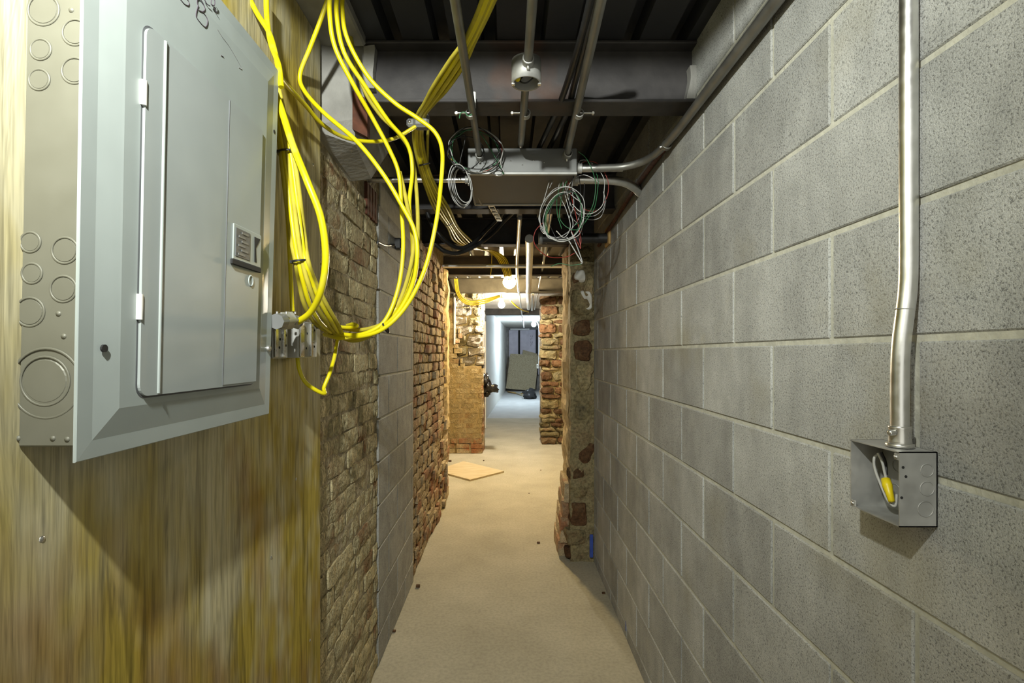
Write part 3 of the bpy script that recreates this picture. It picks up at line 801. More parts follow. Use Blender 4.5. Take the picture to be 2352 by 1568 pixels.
# knockouts on the side that faces us
dk = 0.603
def knock(px, py, rad, wide, arcs=False):
    c = P(px, py, dk); c.y += LEAN * (c.z - EYE) - 0.0003
    mm = MB(); mm.ring(c, (0, -1, 0), rad * dk / F, wide, 32, 6, 0, 2 * math.pi, 0.7)
    obj('knockout', mm, M['galv_side'], panel)
    t = MB(); t.lathe(c, (0, -1, 0), [(0, 0.0006), (rad * dk / F * 0.86, 0.0006), (rad * dk / F * 0.90, -0.0005)], 24, False); obj('knockout_disc', t, M['galv_side'], panel)
for (a, b, r_) in ((160, 65, 30), (85, 12, 36), (80, 105, 24), (160, 155, 30), (78, 176, 24), (65, 555, 23), (145, 574, 30), (70, 627, 23), (143, 663, 30), (67, 716, 33), (105, 875, 56)):
    knock(a, b, r_, 0.0016)
c = P(107, 880, dk); c.y += LEAN * (c.z - EYE) - 0.0003
mm = MB(); mm.ring(c, (0, -1, 0), 80 * dk / F, 0.0018, 40, 6, 0, 2 * math.pi, 0.6); obj('knockout', mm, M['galv_side'], panel)
for (a, b) in ((133, 720), (146, 772), (45, 1006), (125, 1006), (158, 1008), (150, 12)):
    c = P(a, b, dk); c.y += LEAN * (c.z - EYE); mm = MB(); mm.lathe(c, (0, -1, 0), [(0.0035, -.0005), (0.003, 0.001), (0, 0.0016)], 10); obj('dimple', mm, M['galv_side'], panel)

# ------------------------------------------------------------------ switch boxes and cable connectors past the panel
def face_screws(parent, X, pts):
    for (a, b) in pts:
        mm = MB(); mm.lathe(Vector((X, a, b)), (1, 0, 0), [(0.003, -.001), (0.003, 0.0008), (0, 0.0012)], 8); obj('rivet', mm, M['dark'], parent)
def gang_box(y0, y1, z0, z1, X, label):
    r = empty('switch_box', (-0.57, (y0 + y1) / 2, z0), label, 'junction box', 'steel switch boxes by the panel')
    mm = MB(); mm.box(-0.585, X, y0, y1, z0, z1, 0.0025); obj('body', mm, M['galv'], r)
    w_ = y1 - y0
    mm = MB(); mm.box(X - 0.001, X + 0.005, y0 + w_ * 0.02, y0 + w_ * 0.22, z0 + .003, z1 - .003, 0.0015); obj('bracket', mm, M['zinc'], r)
    mm = MB(); mm.box(X - 0.001, X + 0.005, y0 + w_ * 0.58, y0 + w_ * 0.70, z0 + .003, z1 - .003, 0.0015); obj('bracket', mm, M['zinc'], r)
    face_screws(r, X + 0.0002, [(y0 + w_ * 0.4, z0 + 0.025), (y0 + w_ * 0.45, z1 - 0.03), (y0 + w_ * 0.85, z0 + 0.03), (y0 + w_ * 0.85, z1 - 0.02)])
    return r
g1 = gang_box(1.115, 1.190, EYE - 0.012, EYE + 0.062, -0.519, 'smaller steel switch box tucked behind the panel edge')
g2 = gang_box(1.262, 1.385, EYE - 0.012, EYE + 0.082, -0.524, 'larger steel switch box with the yellow cable entering')
def connector(a, b, r_, label):
    a, b = Vector(a), Vector(b); d = (b - a).normalized(); L = (b - a).length
    o = empty('cable_connector', a, label, 'connector', 'cable connectors by the panel')
    mm = MB(); mm.tube([a, a + d * L * .35], r_, 8); obj('barrel', mm, M['box_paint'], o)
    mm = MB(); mm.tube([a + d * L * .30, a + d * L], r_ * 1.15, 4, True, 0.75); obj('clamp', mm, M['galv'], o)
    mm = MB(); mm.tube([a + d * L * .92, a + d * L * 1.04], r_ * .8, 8); obj('bushing', mm, M['box_paint'], o)
    for s in (-1, 1):
        mm = MB(); mm.lathe(Vector((a.x + s * r_ * .6, a.y + d.y * L * .3, a.z + r_ * 1.2)), (0, 0, 1), [(0.003, -.002), (.003, .003), (0, .004)], 8); obj('clamp_screw', mm, M['zinc'], o)
    return o
connector(P(634, 738, 1.07), P(672, 735, 1.16), 0.017, 'grey cable connector leaving the panel edge')
connector(P(664, 734, 1.165), P(686, 741, 1.21), 0.014, 'grey cable connector holding the brightest cable')
connector(P(728, 744, 1.385), P(768, 748, 1.50), 0.013, 'grey cable connector on the far side of the larger box')

# ------------------------------------------------------------------ cables
def cable(name, pix, r_, mat, label, cat='cable', group=None, n=8, flat=1.0, ns=8):
    pts = [p if isinstance(p, Vector) else P(*p) for p in pix]
    mm = MB(); mm.tube(spline(pts, n), r_, ns, True, flat)
    return obj(name, mm, mat, None, label, cat, group)
CR = 0.0062
Y = M['yellow']; YD = M['yellow_dusty']
cable('yellow_cable', [(622, 190, 1.14), (640, 235, 1.12), (652, 270, 1.11), (673, 335, 1.09), (705, 415, 1.07), (737, 500, 1.08), (748, 590, 1.10), (738, 665, 1.13), (715, 715, 1.17), (680, 742, 1.20)], 0.0078, Y, 'thick bright yellow cable looping from the panel edge into the near connector')
# the long hanging loops
LG = 'yellow cables hanging in the big loop'
cable('yellow_cable', [(760, -40, 1.30), (757, 30, 1.30), (770, 110, 1.32), (815, 200, 1.36), (855, 270, 1.42), (895, 345, 1.46), (916, 400, 1.48), (922, 480, 1.48), (926, 570, 1.46), (915, 660, 1.44), (885, 735, 1.42), (840, 765, 1.42), (790, 768, 1.45), (745, 752, 1.52)], CR, Y, 'yellow cable in the big loop, leftmost where it leaves the ceiling')
cable('yellow_cable', [(778, -40, 1.33), (773, 30, 1.33), (790, 120, 1.35), (840, 200, 1.40), (890, 275, 1.45), (935, 330, 1.50), (947, 390, 1.52), (940, 470, 1.50), (948, 560, 1.48), (940, 640, 1.46), (905, 715, 1.44), (860, 758, 1.43), (800, 775, 1.45), (755, 762, 1.52)], CR, Y, 'yellow cable in the big loop, second from the left under the ceiling')
cable('yellow_cable', [(790, -40, 1.36), (786, 20, 1.36), (798, 90, 1.37), (845, 175, 1.40), (905, 235, 1.42), (960, 272, 1.44), (1000, 305, 1.45), (1016, 350, 1.45), (1012, 430, 1.43), (1000, 520, 1.41), (975, 620, 1.40), (935, 700, 1.40), (885, 752, 1.40), (830, 772, 1.42), (770, 770, 1.48)], CR, Y, 'yellow cable in the big loop bulging farthest right')
cable('yellow_cable', [(756, -10, 1.34), (735, 50, 1.36), (712, 110, 1.38), (689, 172, 1.40), (700, 210, 1.40), (745, 260, 1.38), (820, 325, 1.36), (880, 400, 1.36), (925, 475, 1.37), (952, 530, 1.38), (958, 590, 1.38), (945, 660, 1.40), (905, 728, 1.41), (850, 766, 1.43), (785, 776, 1.46), (745, 768, 1.52)], CR, Y, 'yellow cable kinked against the plywood before joining the big loop')
cable('yellow_cable', [(800, 60, 1.56), (830, 190, 1.56), (870, 260, 1.58), (915, 305, 1.58), (943, 350, 1.56), (955, 420, 1.54), (960, 520, 1.50), (955, 610, 1.48), (930, 690, 1.45), (895, 735, 1.44), (835, 757, 1.46), (778, 752, 1.50)], CR, YD, 'dusty yellow cable in the big loop behind the others')
cable('yellow_cable', [(918, 395, 1.50), (935, 470, 1.49), (950, 560, 1.47), (930, 660, 1.45), (895, 730, 1.44), (850, 770, 1.45), (810, 782, 1.48), (775, 770, 1.52)], CR, YD, 'dusty yellow cable on the inside of the big loop')
cable('yellow_cable', [(768, 749, 1.49), (800, 752, 1.46), (820, 749, 1.44), (812, 744, 1.46), (798, 747, 1.50)], 0.0052, Y, 'short yellow cable end curled back at the far connector')
cable('yellow_cable', [(683, 820, 1.33), (688, 850, 1.33), (702, 878, 1.34), (728, 897, 1.36), (746, 903, 1.38), (744, 890, 1.40), (757, 858, 1.42), (768, 820, 1.46), (775, 782, 1.50)], 0.0055, Y, 'yellow cable hanging in a V below the larger switch box')
cable('yellow_cable', [(560, -30, 1.15), (590, 30, 1.15), (618, 75, 1.15), (632, 120, 1.13), (640, 160, 1.12), (650, 185, 1.20), (700, 240, 1.35), (740, 285, 1.45), (790, 315, 1.55), (850, 325, 1.62), (905, 318, 1.67), (955, 290, 1.68)], 0.0060, Y, 'yellow cable sagging from the panel top to the grey ceiling clamp')
cable('yellow_cable', [(611, -30, 1.16), (613, 40, 1.16), (622, 100, 1.14), (640, 150, 1.11), (646, 200, 1.10)], 0.0062, Y, 'yellow cable dropping straight behind the panel top corner')
SG = 'strapped yellow cables running down behind the panel'
for k, (dx, dd) in enumerate(((-8, 0.03), (0, 0), (9, -0.01), (17, 0.01), (24, 0.03))):
    cable('yellow_cable', [(628 + dx * .3, 180, 1.19), (638 + dx * .6, 260, 1.19), (652 + dx * .9, 350, 1.20), (664 + dx, 450, 1.21), (675 + dx, 540, 1.21 + dd), (686 + dx * .9, 600, 1.20), (697 + dx * 1.2, 650, 1.22 + dd), (712 + dx * 1.6, 700, 1.26 + dd), (735 + dx * 1.6, 740, 1.33 + dd), (760 + dx, 762, 1.44)], 0.0058,
          Y if k % 2 else YD, 'yellow cable strapped into the bundle running down behind the panel edge', 'cable', SG)
cable('yellow_cable', [(655, 400, 1.27), (664, 560, 1.27), (670, 680, 1.27), (672, 715, 1.27)], 0.0055, Y, 'lone yellow cable in shadow straight down the plywood by the panel')
def tie(c, axis, rad, label):
    mm = MB(); mm.ring(c, axis, rad, 0.0016, 20, 5, 0, 2 * math.pi, 1.8)
    u = Vector(axis).orthogonal().normalized()
    mm.box(c.x + u.x * rad - .003, c.x + u.x * rad + .003, c.y + u.y * rad - .003, c.y + u.y * rad + .003, c.z + u.z * rad - .003, c.z + u.z * rad + .003)
    return obj('cable_tie', mm, M['blacktie'], None, label, 'cable tie')
tie(P(660, 352, 1.205), (0.1, 0, -1), 0.022, 'black cable tie, upper one on the bundle by the panel')
tie(P(688, 600, 1.205), (0.15, 0.1, -1), 0.020, 'black cable tie, lower one on the bundle by the panel')
tie(P(886, 752, 1.425), (0.9, 0, 0.45), 0.017, 'black cable tie at the bottom of the big yellow loop')
# bundle along the ceiling, down past the trough to the bulb
CG = 'yellow cables bundled under the ceiling'
for k in range(6):
    o = (k - 2.5); ox = o * 5; oy = (k % 2) * 6
    lowbeam = lambda q: [(a, b, min(d, 0.785 * F / (811 - b))) if b < 300 else (a, b, d) for a, b, d in q]
    cable('yellow_cable', lowbeam([(1132 + ox * 1.2, -25, 1.32), (1105 + ox, 40, 1.38), (1078 + ox, 95, 1.46), (1050 + ox * 1.4, 140 + oy, 1.52), (1010 + ox * 1.3, 200 + oy, 1.62), (985 + ox * .9, 238, 1.70), (965 + ox * .7, 270, 1.76), (960 + ox * .8, 320, 1.86), (972 + ox * .8, 380, 2.0), (990 + ox, 430, 2.2), (1015 + ox * 1.4, 480, 2.5), (1040 + ox, 522, 2.95), (1062 + ox * 1.6, 552, 3.4), (1085 + ox * .8, 568, 3.72), (1105 + ox * .6, 573, 4.0), (1130 + ox * .6, 577, 4.6), (1152 + ox * .8, 594, 5.0), (1164 + ox * .7, 622, 5.13), (1167 + ox * .5, 641, 5.35), (1168 + ox * .4, 641, 5.6)]), 0.0058,
          Y if k in (1, 2, 4) else YD, 'yellow cable in the ceiling bundle passing left of the grey trough', 'cable', CG)
tie(P(981, 240, 1.70), (-0.5, 0.4, -0.7), 0.026, 'black cable tie on the ceiling bundle near the first beam')
tie(P(975, 377, 1.99), (0.2, 0.4, -0.9), 0.022, 'black cable tie on the bundle left of the coiled wires')
tie(P(1031, 510, 2.8), (0.2, 0.7, -0.5), 0.026, 'black cable tie on the bundle beside the black loops')
cable('yellow_cable', [(984, 290, 1.82), (982, 330, 1.9), (985, 400, 2.1), (1010, 460, 2.4), (1040, 500, 2.8), (1062, 540, 3.3), (1064, 552, 3.4)], 0.0052, YD, 'single thin yellow cable hanging beside the ceiling bundle')
cl = empty('cable_clamp', P(965, 280, 1.76), 'grey clamp gripping the yellow bundle under the first beam', 'clamp')
m = MB(); c = P(968, 276, 1.68); m.box(c.x - .026, c.x + .026, c.y - .010, c.y + .03, c.z - .024, c.z + .022, .008); obj('clamp_body', m, M['box_paint'], cl)
m = MB(); m.box(c.x - .050, c.x - .022, c.y - .006, c.y + .02, c.z - .022, c.z + .006, .006); obj('clamp_ear', m, M['box_paint'], cl)
m = MB(); m.lathe(c + Vector((-.038, -.006, -.008)), (0, -1, 0), [(.006, 0), (.006, .004), (0, .005)], 8); obj('clamp_screw', m, M['zinc'], cl)
# swag of yellow cables beyond, by the second bulb
for k in range(3):
    cable('yellow_cable', [(1044 + k * 3, 640, 6.6), (1048 + k * 3, 670, 6.7), (1062 + k * 2, 692 - k * 3, 6.9), (1085, 700 - k * 4, 7.0), (1115, 695 - k * 4, 7.1), (1148, 682 - k * 2, 7.2)], 0.010, YD, 'yellow cable in the swag left of the white bulb', 'cable', 'yellow cables swagged by the white bulb')
cable('yellow_cable', [(1172, 690, 7.4), (1185, 702, 7.6), (1200, 712, 8.0), (1214, 716, 8.6)], 0.010, Y, 'yellow cable strung from the white bulb to the right')
cable('yellow_cable', [(1130, 575, 4.6), (1129, 610, 4.9), (1127, 631, 5.0)], 0.004, YD, 'thin cable end dangling before the dusty beam')

# black cables
cable('black_cable', [(1362, -20, 1.15), (1340, 70, 1.28), (1310, 170, 1.48), (1285, 240, 1.66), (1262, 290, 1.85), (1238, 340, 2.08)], 0.0105, M['black'], 'thick black cable under the deck left of the right conduit')
cable('black_cable', [(1375, -20, 1.15), (1345, 100, 1.33), (1320, 190, 1.55), (1305, 250, 1.70), (1285, 295, 1.88), (1262, 340, 2.10)], 0.0105, M['black'], 'thick black cable under the deck touching the right conduit')
cable('black_cable', [(978, 478, 2.9), (990, 510, 2.9), (1010, 540, 2.9), (1035, 562, 2.95), (1060, 570, 3.0), (1090, 556, 3.05), (1115, 530, 3.1), (1140, 505, 3.1), (1165, 478, 3.0)], 0.013, M['black'], 'upper black cable sagging under the trough')
cable('black_cable', [(1002, 562, 2.9), (1020, 576, 2.9), (1045, 582, 2.95), (1075, 573, 3.0), (1105, 556, 3.05), (1135, 532, 3.1), (1160, 505, 3.1), (1190, 478, 3.0)], 0.013, M['black'], 'lower black cable sagging under the trough')

# ------------------------------------------------------------------ conduits
def conduit(pts, r_, mat, label, n=12, bends=True, parts=()):
    pts = [p if isinstance(p, Vector) else P(*p) for p in pts]
    o = empty('conduit', pts[-1], label, 'conduit')
    mm = MB(); mm.tube(spline(pts, 8) if bends else pts, r_, n); obj('pipe', mm, mat, o)
    return o
def sleeve(parent, c, axis, r_, L, name='coupling', screw=(1, 0, 0), mat='galv'):
    c = Vector(c); ax = Vector(axis).normalized()
    mm = MB(); mm.lathe(c - ax * L / 2, ax, [(r_ * .8, 0), (r_, 0), (r_ * 1.04, L * .08), (r_, L * .16), (r_, L * .84), (r_ * 1.04, L * .92), (r_, L), (r_ * .8, L)], 14); s = obj(name, mm, M[mat], parent)
    if screw:
        sv = Vector(screw).normalized()
        mm = MB(); mm.lathe(c + sv * r_ * .7, sv, [(0.0042, 0), (0.0042, r_ * .75), (0.003, r_ * .8), (0, r_ * .8)], 8); obj('set_screw', mm, M['zinc'], s)
    return s
ZC = 0.777
r34 = 0.0117
# left, centre and right conduits under the deck
cA = conduit([(1165 - 120 * 2.4, 811 - 811 * 2.4, ZC * F / (811 * 2.4)), (1045, 0, ZC * F / 811), (1102, 362, 2.0)], r34, M['emt_dull'], 'dull steel conduit above, leftmost of three entering the trough', bends=False)
sleeve(cA, P(1102, 360, 1.985), (0, 1, 0), 0.016, 0.05, 'connector', (0, 0, -1))
cB = conduit([(1165 + 210 * 2.4, 811 - 811 * 2.4, ZC * F / (811 * 2.4)), (1381, 0, ZC * F / 811), (1302, 358, 2.0)], r34 * 1.05, M['emt_dull'], 'dull steel conduit above, rightmost of three entering the trough', bends=False)
sleeve(cB, P(1302, 356, 1.985), (-.1, 1, 0), 0.017, 0.05, 'connector', (0, 0, -1))
xc = (1223 - 1165) * (ZC * F / 811) / F
cC = conduit([Vector((xc, 0.3, EYE + ZC)), Vector((xc, 1.345, EYE + ZC))], r34, M['emt_dull'], 'dull steel conduit above feeding the near side of the round box', bends=False)
sleeve(cC, (xc, 1.337, EYE + ZC), (0, 1, 0), 0.0155, 0.03, 'connector', (0, 0, -1))
cD = conduit([Vector((xc - .002, 1.425, EYE + ZC)), Vector((xc - .004, 1.78, EYE + ZC)), Vector((xc - 0.004, 1.90, EYE + ZC + .02)), Vector((xc, 2.06, EYE + ZC + .07)), Vector((xc, 2.35, EYE + ZC + .08))], r34, M['emt_dull'], 'short conduit from the round box to the back of the trough')
# beam clamps where the three conduits pass the first beam
for (cc, px, dirx) in ((cA, 1080, -1), (cD, 1208, -1), (cB, 1330, 1)):
    d = ZC * F / 549.0
    c = P(px, 262, d)
    sleeve(cc, c, (0, 1, 0), 0.0145, 0.022, 'strap', None)
    mm = MB(); mm.tube([c + Vector((0, 0, .004)), c + Vector((dirx * 0.05, 0, .004))], 0.0035, 8)
    mm.lathe(c + Vector((dirx * 0.045, 0, .004)), (1, 0, 0), [(0, -.003), (.007, -.003), (.007, .003), (0, .003)], 6, False)
    obj('bolt', mm, M['zinc'], cc)
m = MB(); c = P(1088, 232, 1.60); m.box(c.x - .007, c.x + .007, c.y - .004, c.y + .004, c.z - .025, c.z + .03, .003); obj('hanger_tab', m, M['white'], cA)
cable('green_wire', [(1055, 272, 1.60), (1058, 260, 1.60), (1068, 258, 1.60), (1075, 266, 1.60), (1084, 262, 1.60)], 0.0018, M['green_wire'], 'scrap of green wire on the left conduit bolt', 'wire')
# round box
rb = empty('round_box', (xc, 1.385, EYE + 0.735), 'round steel ceiling box with open wires between two conduits', 'junction box')
m = MB(); m.lathe((xc - .003, 1.385, EYE + 0.742), (0, 0, 1), [(0.036, 0.0), (0.041, 0.0), (0.041, 0.062), (0.0, 0.063)], 28); m.lathe((xc - .003, 1.385, EYE + 0.742), (0, 0, 1), [(0.039, 0.0), (0.0385, 0.055), (0, 0.056)], 28); obj('can', m, M['galv'], rb)
for s in (-1, 1):
    m = MB(); m.box(xc - .003 + s * .036 - .005, xc - .003 + s * .036 + .005, 1.38, 1.39, EYE + .738, EYE + .743, .001); obj('cover_lug', m, M['zinc'], rb)
m = MB(); m.tube(spline([Vector((xc - .03, 1.37, EYE + .765)), Vector((xc, 1.36, EYE + .752)), Vector((xc + .025, 1.37, EYE + .758)), Vector((xc + .02, 1.40, EYE + .78))], 6), 0.0022, 6); obj('red_wire', m, M['red_wire'], rb)
m = MB(); m.tube(spline([Vector((xc + .03, 1.38, EYE + .77)), Vector((xc, 1.39, EYE + .748)), Vector((xc - .02, 1.395, EYE + .755)), Vector((xc - .01, 1.41, EYE + .78))], 6), 0.0022, 6); obj('black_wire', m, M['black'], rb)
m = MB(); m.lathe((xc - .028, 1.372, EYE + .748), (.2, .5, .6), [(0, 0), (.008, 0), (.006, .02), (0, .022)], 8); obj('wire_nut', m, M['wirenut'], rb)

# grey trough
tr = empty('wiring_trough', P(1200, 398, 2.1), 'long grey steel wiring trough hung across the ceiling', 'junction box')
tx0, tx1, ty0, ty1, tz0, tz1 = -0.157, 0.278, 2.0, 2.42, EYE + 0.716, EYE + 0.816
m = MB(); m.box(tx0, tx1, ty0, ty1, tz0, tz1, 0.003); obj('body', m, M['box_paint'], tr)
m = MB(); m.box(tx0 + .004, tx1 - .004, ty0 + .004, ty1 - .004, tz0 - 0.0015, tz0 + 0.004); obj('shade_plate', m, M['black'], tr, 'black plate painted as the unlit inside of the trough')  # black plate stands in for the shade inside the open trough
m = MB(); m.box(tx0, tx1, ty0 - 0.004, ty0 + 0.012, tz0 - 0.006, tz0 + 0.004, 0.0015); obj('front_lip', m, M['galv'], tr)
m = MB(); m.box(tx0, tx1, ty1 - 0.012, ty1 + 0.004, tz0 - 0.006, tz0 + 0.004, 0.0015); obj('back_lip', m, M['galv'], tr)
m = MB(); m.box(tx0 - .001, tx0 + .008, ty0, ty1, tz0 - 0.005, tz0 + 0.003, 0.001); obj('side_lip', m, M['box_paint'], tr)
m = MB(); m.box(tx1 - .008, tx1 + .001, ty0, ty1, tz0 - 0.005, tz0 + 0.003, 0.001); obj('side_lip', m, M['box_paint'], tr)
for (px, py) in ((1173, 370), (1226, 368), (1200, 379), (1250, 373)):
    c = P(px, py, 2.0); m = MB(); m.lathe(c, (0, -1, 0), [(.0028, -.001), (.0028, .001), (0, .0015)], 8); obj('rivet', m, M['zinc'], tr)
c = P(1150, 399, 1.99); m = MB(); m.tube(spline([c + Vector((-.03, 0, 0)), c + Vector((-.015, -.005, -.008)), c + Vector((.004, 0, -.004)), c + Vector((.012, .0, .012))], 5), 0.004, 6); obj('wire_clip', m, M['zinc'], tr)

# right-hand conduits along the block wall
zc2 = EYE + 0.765; xw = 0.585
cE = conduit([Vector((xw, 0.2, zc2)), Vector((xw, 0.8, zc2)), Vector((xw, 1.5, zc2)), Vector((xw - .002, 1.80, zc2)), Vector((xw - 0.03, 1.96, zc2 - .004)), Vector((xw - .10, 2.03, zc2 - .01)), Vector((xw - .20, 2.045, zc2 - .012)), Vector((0.28, 2.05, zc2 - .012))], 0.0145, M['emt_dull'], 'dark conduit along the top of the block wall bending into the trough')
sleeve(cE, (xw, 1.845, zc2), (0, 1, 0), 0.019, 0.02, 'strap', (-1, 0, -.4), 'emt_dull')
m = MB(); m.tube([Vector((0.285, 2.05, zc2 - .012)), Vector((0.47, 2.044, zc2 - .011))], 0.0152, 12); obj('sleeve', m, M['emt'], cE)
sleeve(cE, (0.292, 2.05, zc2 - .012), (1, 0, 0), 0.020, 0.024, 'connector', (0, -.2, 1))
cF = conduit([Vector((0.28, 2.16, EYE + .745)), Vector((0.40, 2.16, EYE + .745)), Vector((0.50, 2.185, EYE + .745)), Vector((0.57, 2.26, EYE + .745)), Vector((0.63, 2.36, EYE + .745))], 0.019, M['emt'], 'fat silver conduit elbowing from the trough to the block wall')
sleeve(cF, (0.292, 2.16, EYE + .745), (1, 0, 0), 0.025, 0.024, 'connector', (0, 0, 1))
conduit([Vector((0.598, 1.86, zc2 + .012)), Vector((0.598, 2.3, zc2 + .008)), Vector((0.598, 2.85, zc2 - .03)), Vector((0.60, 3.3, zc2 - .06))], 0.010, M['rust'], 'rusty pipe along the block wall beyond the conduit bend')
cG = conduit([Vector((-0.62, 2.21, EYE + .762)), Vector((-0.15, 2.21, EYE + .762))], 0.0125, M['emt'], 'silver conduit from the left wall to the trough', bends=False)
sleeve(cG, (-0.17, 2.21, EYE + .762), (1, 0, 0), 0.017, 0.03, 'connector', (0, 0, -1))

# vertical conduit and open box on the block wall
bx0, by0, by1, bz0, bz1 = 0.557, 0.714, 0.816, EYE - 0.2470, EYE - 0.1400
cx, cy = 0.584, 0.742
cV = conduit([Vector((0.597, 0.748, ZD - .01)), Vector((0.597, 0.748, EYE + 0.3)), Vector((0.597, 0.748, EYE + 0.16)), Vector((0.596, 0.748, EYE + 0.10)), Vector((0.591, 0.747, EYE + 0.06)), Vector((0.585, 0.747, EYE + 0.01)), Vector((cx, 0.748, EYE - 0.05)), Vector((cx, 0.748, EYE - 0.136))], 0.0118, M['emt'], 'bright silver conduit running down the block wall to the open box', 20)
m = MB(); m.ring((0.5905, 0.7472, EYE + 0.065), (0.1, 0, 1), 0.0117, 0.0007, 24, 5); obj('score_mark', m, M['galv'], cV)
s = sleeve(cV, (cx, 0.748, EYE - 0.121), (0, 0, 1), 0.0142, 0.026, 'connector', None, 'zinc')
m = MB(); m.lathe((cx - .013, 0.742, EYE - 0.117), (-1, -.2, 0), [(0.0045, 0), (0.0045, 0.008), (0.003, 0.010), (0, 0.010)], 8); obj('set_screw', m, M['zinc'], s)
m = MB(); m.lathe((cx, 0.748, EYE - 0.139), (0, 0, 1), [(0.010, 0), (0.018, 0), (0.018, 0.005), (0.013, 0.006)], 10); obj('locknut', m, M['zinc'], s)
ob = empty('outlet_box', (0.585, 0.765, bz0), 'open square steel outlet box on the block wall with wires inside', 'junction box')
t = 0.0016; b1 = XR - 0.001
for nm, a in (('near_side', (bx0, b1, by0, by0 + t, bz0, bz1)), ('far_side', (bx0, b1, by1 - t, by1, bz0, bz1)), ('top_side', (bx0, b1, by0, by1, bz1 - t, bz1)), ('bottom_side', (bx0, b1, by0, by1, bz0, bz0 + t)), ('back_plate', (b1 - t, b1, by0, by1, bz0, bz1))):
    m = MB(); m.box(*a); obj(nm, m, M['galv'], ob)
for (x, z, r_) in ((0.596, EYE - .166, .009), (0.596, EYE - .192, .010), (0.594, EYE - .221, .011)):
    m = MB(); m.ring((x, by0 - .0002, z), (0, -1, 0), r_, 0.0007, 24, 5); obj('knockout', m, M['galv'], ob)
for (y, z) in ((.745, EYE - .175), (.785, EYE - .175), (.75, EYE - .215), (.79, EYE - .215)):
    m = MB(); m.ring((b1 - t - .0002, y, z), (-1, 0, 0), 0.010, 0.0008, 24, 5); obj('knockout', m, M['galv'], ob)
for (x, z) in ((.562, EYE - .162), (.566, EYE - .175), (.560, EYE - .205)):
    m = MB(); m.lathe((x, by0, z), (0, -1, 0), [(.002, -.001), (.002, .0004), (0, .0004)], 10, False); obj('hole', m, M['dark'], ob)
for (y, z) in ((by1 - .006, bz0 + .006), (by0 + .006, bz1 - .008)):
    m = MB(); m.box(bx0, bx0 + .003, y - .005, y + .005, z - .005, z + .005, .001); tab = obj('ear', m, M['galv'], ob)
    m = MB(); m.lathe((bx0, y, z), (-1, 0, 0), [(.0025, -.001), (.0025, .002), (0, .0025)], 8); obj('ear_screw', m, M['zinc'], tab)
nut = P(2040, 1128, 0.765); 
m = MB(); axis = P(2050, 1158, 0.752) - P(2034, 1100, 0.776)
m.lathe(P(2034, 1100, 0.776), axis, [(0, 0), (.0062, 0), (.0070, .012), (.0066, .013), (.0055, .020), (.0042, .036), (0, .037)], 12); obj('wire_nut', m, M['wirenut'], ob, 'yellow twist-on wire nut')
for pts in ([(2018, 1042, .79), (2008, 1052, .79), (2010, 1078, .79), (2026, 1120, .78), (2040, 1150, .765), (2056, 1162, .755), (2060, 1135, .757)], [(2016, 1040, .785), (2026, 1060, .78), (2032, 1085, .778), (2036, 1102, .776)]):
    m = MB(); m.tube(spline([P(*p) for p in pts], 8), 0.0020, 8); obj('white_wire', m, M['white_wire'], ob)
m = MB(); m.tube(spline([P(*p) for p in ((2024, 1038, .79), (2034, 1062, .785), (2036, 1090, .78))], 8), 0.0020, 8); obj('black_wire', m, M['black'], ob)

# ------------------------------------------------------------------ coiled and tangled wires
def loop_wire(cx, cy, rx, ry, turns, d, mat, label, r_, seed, tilt=0.0, a0=0.0, tail=(), group=None, wob=0.06):
    rr = random.Random(seed); pts = []
    n_ = int(turns * 14)
    for i in range(n_ + 1):
        a = a0 + 2 * math.pi * i / 14
        k = 1 + rr.uniform(-wob, wob)
        x = cx + math.cos(a) * rx * k * math.cos(tilt) - math.sin(a) * ry * k * math.sin(tilt)
        y = cy + math.cos(a) * rx * k * math.sin(tilt) + math.sin(a) * ry * k * math.cos(tilt)
        pts.append(P(x, y, d + 0.025 * math.sin(a * 0.7 + seed) + rr.uniform(-.006, .006)))
    pts += [P(*t_) for t_ in tail]
    mm = MB(); mm.tube(spline(pts, 4), r_, 6)
    return obj('coiled_wire', mm, mat, None, label, 'wire', group)
W = 0.0019
gname = 'wires looped left of the trough'
loop_wire(1088, 342, 58, 48, 1.9, 1.94, M['black'], 'black wire looped round the left conduit at the trough', W, 1, 0.25, 2.0, [(1140, 380, 1.95), (1158, 397, 1.97)])
loop_wire(1093, 345, 62, 50, 1.6, 1.95, M['white_wire'], 'white wire looped round the left conduit at the trough', W, 2, 0.3, 2.2, [(1150, 375, 1.95), (1160, 400, 1.97)])
loop_wire(1090, 347, 56, 46, 1.5, 1.96, M['green_wire'], 'green wire looped round the left conduit at the trough', W, 3, 0.3, 1.5, [(1148, 380, 1.97), (1156, 400, 1.97)])
loop_wire(1096, 348, 56, 48, 0.55, 1.97, M['red_wire'], 'red wire looped round the left conduit at the trough', W, 4, 0.3, 4.2, ())
loop_wire(1070, 350, 40, 38, 1.6, 1.93, M['black'], 'second black wire drooping from the loops to the white coil', W, 5, 0.1, 1.0, [(1055, 380, 1.95), (1062, 395, 1.95)])
for k in range(5):
    loop_wire(1056 + k * 2.2, 426 + (k % 2) * 3, 25 - k * 1.5, 50 - k * 2.5, 1.0, 1.95 + k * .006, M['grey_wire'] if k % 2 else M['white_wire'], 'pale wire of the hanging oval coil left of the trough', W, 20 + k, -0.18, 0.3, (), 'pale wires of the oval coil', 0.02)
cable('black_tape', [(1046, 375, 1.95), (1058, 385, 1.94), (1068, 396, 1.94)], 0.006, M['black'], 'black tape binding the oval coil', 'tape')
cable('copper_wire', [(1030, 352, 1.95), (1036, 365, 1.95), (1042, 378, 1.95)], 0.0022, M['yellow_dusty'], 'bare wire end sticking up from the oval coil', 'wire')
